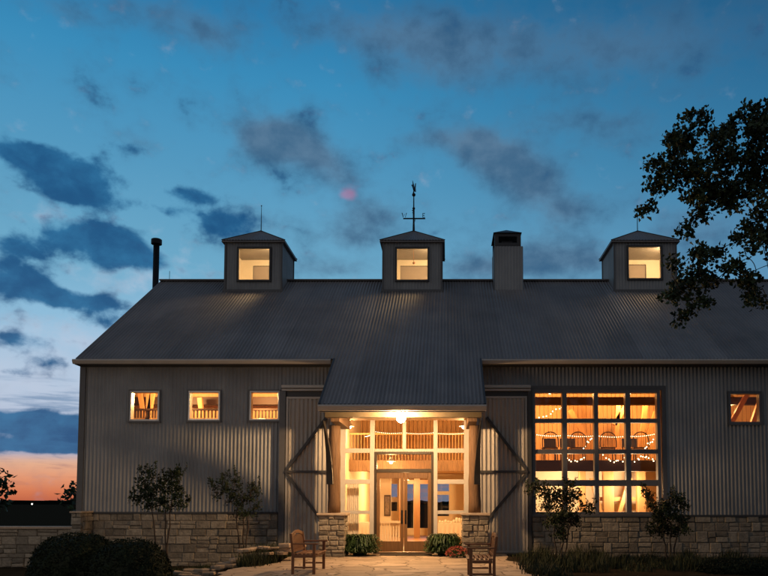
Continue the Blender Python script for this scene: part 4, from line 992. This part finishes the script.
def fern(name, lbl, x, y, rad, h, n, seed, m, z=.0, width=.03):
    r = random.Random(seed); q = MB()
    for _ in range(n):
        a = r.uniform(0, 2 * pi); l = r.uniform(.6, 1.0); bx_, by_ = x + r.uniform(-.5, .5) * rad * .6, y + r.uniform(-.5, .5) * rad * .5; tt = r.random(); seg = 6; low = r.random() < .5; hs = h * (.5 if low else 1)
        prev = None
        for k in range(seg + 1):
            t = k / seg; hh = hs * l * (2.3 * t - 1.9 * t * t) * r.uniform(.97, 1.03) * (.75 + .5 * r.random() if k == seg else 1); rr = rad * l * t ** 1.3
            p = Vector((bx_ + cos(a) * rr, by_ + sin(a) * rr, z + max(0.01, hh))); w = width * (1 - t * .75); s_ = Vector((-sin(a), cos(a), 0)) * w
            if prev: q.quad([prev[0] - prev[1], prev[0] + prev[1], p + s_, p - s_], tt)
            prev = (p, s_)
            if k:
                for sg in (-1, 1): q.quad([p, p + s_ * sg * 2.2 + Vector((cos(a), sin(a), 0)) * .03, p + s_ * sg * 3.4 + Vector((0, 0, -.02)), p + s_ * sg * 1.6 - Vector((cos(a), sin(a), 0)) * .02], tt)
    t = thing(name, lbl, 'plant'); q.build('leaves', m, t)
    q = MB(); q.tube([(x, y, .0), (x, y, .14)], [.09, .05], 8); q.build('crown_root', M['bark'], t)
fern('fern', 'bushy green fern clump left of the entrance door', px(360, 550, 21.1), 21.1, .50, .86, 1300, 1, M['fern'], .0)
fern('fern', 'bushy green fern clump right of the entrance door', px(444, 550, 21.1), 21.1, .48, .88, 1300, 2, M['fern'], .0)
# chrysanthemums
mu = thing('chrysanthemum', 'clump of reddish pink mums in front of the right porch pillar', 'flowers')
r = random.Random(31); q = MB(); qf = MB(); xm, ym = px(457, 556, 20.5), 20.3
for _ in range(900):
    d = Vector((r.gauss(0, 1), r.gauss(0, 1), abs(r.gauss(0, 1)))).normalized(); q.leaf(Vector((xm, ym, .05)) + Vector((d.x * .29, d.y * .24, d.z * .22)) * r.uniform(.6, 1), .045, r, r.random())
for _ in range(170):
    d = Vector((r.gauss(0, 1), r.gauss(0, 1), abs(r.gauss(0, 1)))).normalized(); c0 = Vector((xm, ym, .07)) + Vector((d.x * .31, d.y * .26, d.z * .23)); t = r.random()
    for k in range(7): qf.leaf(c0, .035, r, t, asp=.7)
q.build('leaves', M['fern'], mu); qf.build('blooms', M['flower'], mu)
q = MB(); q.tube([(xm, ym, 0), (xm, ym, .12)], [.03, .02], 6); q.build('stem', M['bark'], mu)
# grasses as ground cover
q = MB(); r = random.Random(41)
def tuft(x, y, z, h, n, sp):
    for _ in range(n):
        a = r.uniform(0, 2 * pi); l = h * r.uniform(.5, 1.1); bx_, by_ = x + r.gauss(0, sp * .3), y + r.gauss(0, sp * .3); lean = r.uniform(.1, .6) * l; w = r.uniform(.006, .012); t = r.random()
        c_, s_ = cos(a), sin(a); p0 = Vector((bx_, by_, z)); p1 = p0 + Vector((c_ * lean * .35, s_ * lean * .35, l * .6)); p2 = p0 + Vector((c_ * lean, s_ * lean, l)); sd = Vector((-s_, c_, 0)) * w
        q.quad([p0 - sd, p0 + sd, p1 + sd * .8, p1 - sd * .8], t); q.quad([p1 - sd * .8, p1 + sd * .8, p2], t)
for _ in range(260):
    x = r.uniform(2.0, 8.5); y = r.uniform(17.5, 21.6); tuft(x, y, gz(x, y) - .02, (.08 + .4 * r.random() ** 2) * (1.25 if x < 4 else .9), 34, .35)
for _ in range(70):
    x = r.uniform(-5.0, -4.35); y = r.uniform(17.5, 21.4); tuft(x, y, gz(x, y) - .02, r.uniform(.25, .5), 34, .25)
for _ in range(120):
    x = r.uniform(-9, -5.2); y = r.uniform(17.5, 21.4); tuft(x, y, gz(x, y) - .02, r.uniform(.08, .2), 30, .4)
for _ in range(40):
    x = r.uniform(1.75, 2.4); y = r.uniform(15.0, 18.5); tuft(x, y, gz(x, y) - .02, r.uniform(.14, .3), 34, .3)
tag(q.build('ground_cover', M['grass']), 'low grasses and ground cover growing in the beds along the barn', 'grass', kind='stuff')

# flat edging stones of the left bed
r = random.Random(51); places = ['beside the patio edge', 'near the thin tree', 'near the bushier tree']
spots = []
for k in range(34):
    t = k / 33; u = 186 + 108 * t + r.uniform(-3, 3); Y = 19.3 - 1.2 * (1 - t) + r.uniform(-.45, .45); spots.append((px(u, 565, Y), Y, r.uniform(0, .1) + (.10 if k % 3 == 0 else 0) + .22 * t))
for k, (x, y, dz_) in enumerate(spots):
    q = MB(); n = 9; w = r.uniform(.16, .34); dd = r.uniform(.14, .24); h = r.uniform(.05, .1); i = 0; rad = [r.uniform(.8, 1.15) for _ in range(n)]
    for (zz, sc) in ((0, .96), (h * .7, 1.0), (h, .93)):
        for j in range(n): a = 2 * pi * j / n; q.v.append((cos(a) * w * rad[j] * sc, sin(a) * dd * rad[j] * sc, zz + r.uniform(-.006, .006)))
    for lv in (0, 1):
        for j in range(n): q.f.append((lv * n + j, lv * n + (j + 1) % n, lv * n + n + (j + 1) % n, lv * n + n + j)); q.t.append(.5)
    q.f.append(tuple(2 * n + j for j in range(n))); q.t.append(.5)
    tt = r.random(); q.t = [tt] * len(q.f); o = q.build('edging_stone', M['rock']); o.location = (x, y, gz(x, y) - .02 + dz_); o.rotation_euler = (r.uniform(-.08, .08), r.uniform(-.08, .08), r.uniform(-.4, .4))
    tag(o, 'flat tan stone laid in the rough edging of the left flower bed', 'stone', 'flat edging stones of the left bed')

# door mat
q = MB(); q.box(px(381, 556, 21.6), px(432, 556, 21.6), 21.02, 21.68, .004, .022); tag(q.build('door_mat', M['rubber'], None, .005), 'dark rectangular mat in front of the entrance door', 'mat')

# ------------------------------------------------------------------ benches
def bench(lbl, x, ya, yb, s, dep=.50, lean=.05):
    """bench facing +X (s=1) or -X (s=-1): back posts at x, seat towards the entrance axis, long side along Y"""
    t = thing('bench', lbl, 'bench', 'wooden benches on the patio'); m = M['bench_wood']; X = lambda d: x + s * d
    def bx(name, d0, d1, y0, y1, z0, z1, mm=m): q = MB(); q.box(min(X(d0), X(d1)), max(X(d0), X(d1)), y0, y1, z0, z1); return q.build(name, mm, t, .006)
    for y in (ya, yb - .06):
        q = MB(); q.beam((X(.03), y + .03, 0), (X(.03), y + .03, .44), .055, .055, (0, 1, 0)); q.beam((X(.03), y + .03, .43), (X(.03 - lean), y + .03, .84), .05, .05, (0, 1, 0)); q.build('leg', m, t, .005)
        bx('leg', dep - .06, dep, y, y + .06, 0, .61)
        bx('armrest', -.0, dep + .05, y - .005, y + .065, .612, .642)
        bx('side_rail', .062, dep - .062, y + .015, y + .045, .12, .155); bx('side_rail', .062, dep - .062, y + .01, y + .05, .34, .40)
    q = MB(); n = 6
    for k in range(n): d = .055 + (dep - .07) * k / (n - 1); q.box(min(X(d), X(d + .055)), max(X(d), X(d + .055)), ya + .062, yb - .062, .402, .425)
    q.box(min(X(dep - .05), X(dep - .01)), max(X(dep - .05), X(dep - .01)), ya + .062, yb - .062, .34, .40); q.build('seat', m, t, .004)
    q = MB(); ns = 13
    for k in range(ns):
        y = ya + .11 + (yb - ya - .22) * k / (ns - 1); q.beam((X(.02), y, .48), (X(.02 - lean * .85), y, .80), .045, .016, (1, 0, 0))
    q.beam((X(.022), ya + .06, .47), (X(.022), yb - .06, .47), .03, .05)
    pts = []
    for k in range(13):
        f_ = k / 12; y = ya + .06 + (yb - ya - .12) * f_; pts.append((X(.03 - lean), y, .79 + .075 * sin(pi * f_)))
    for a, b in zip(pts, pts[1:]): q.beam(a, (b[0], b[1] + .002, b[2]), .032, .07)
    q.build('backrest', m, t)
bench('wooden slatted bench with arms left of the entrance, facing right', px(293.6, 560, 15.9), 15.65, 16.95, 1, .50)
bench('wooden slatted bench with arms right of the entrance, facing left', px(493.5, 560, 14.9), 14.2, 15.6, -1, .50)
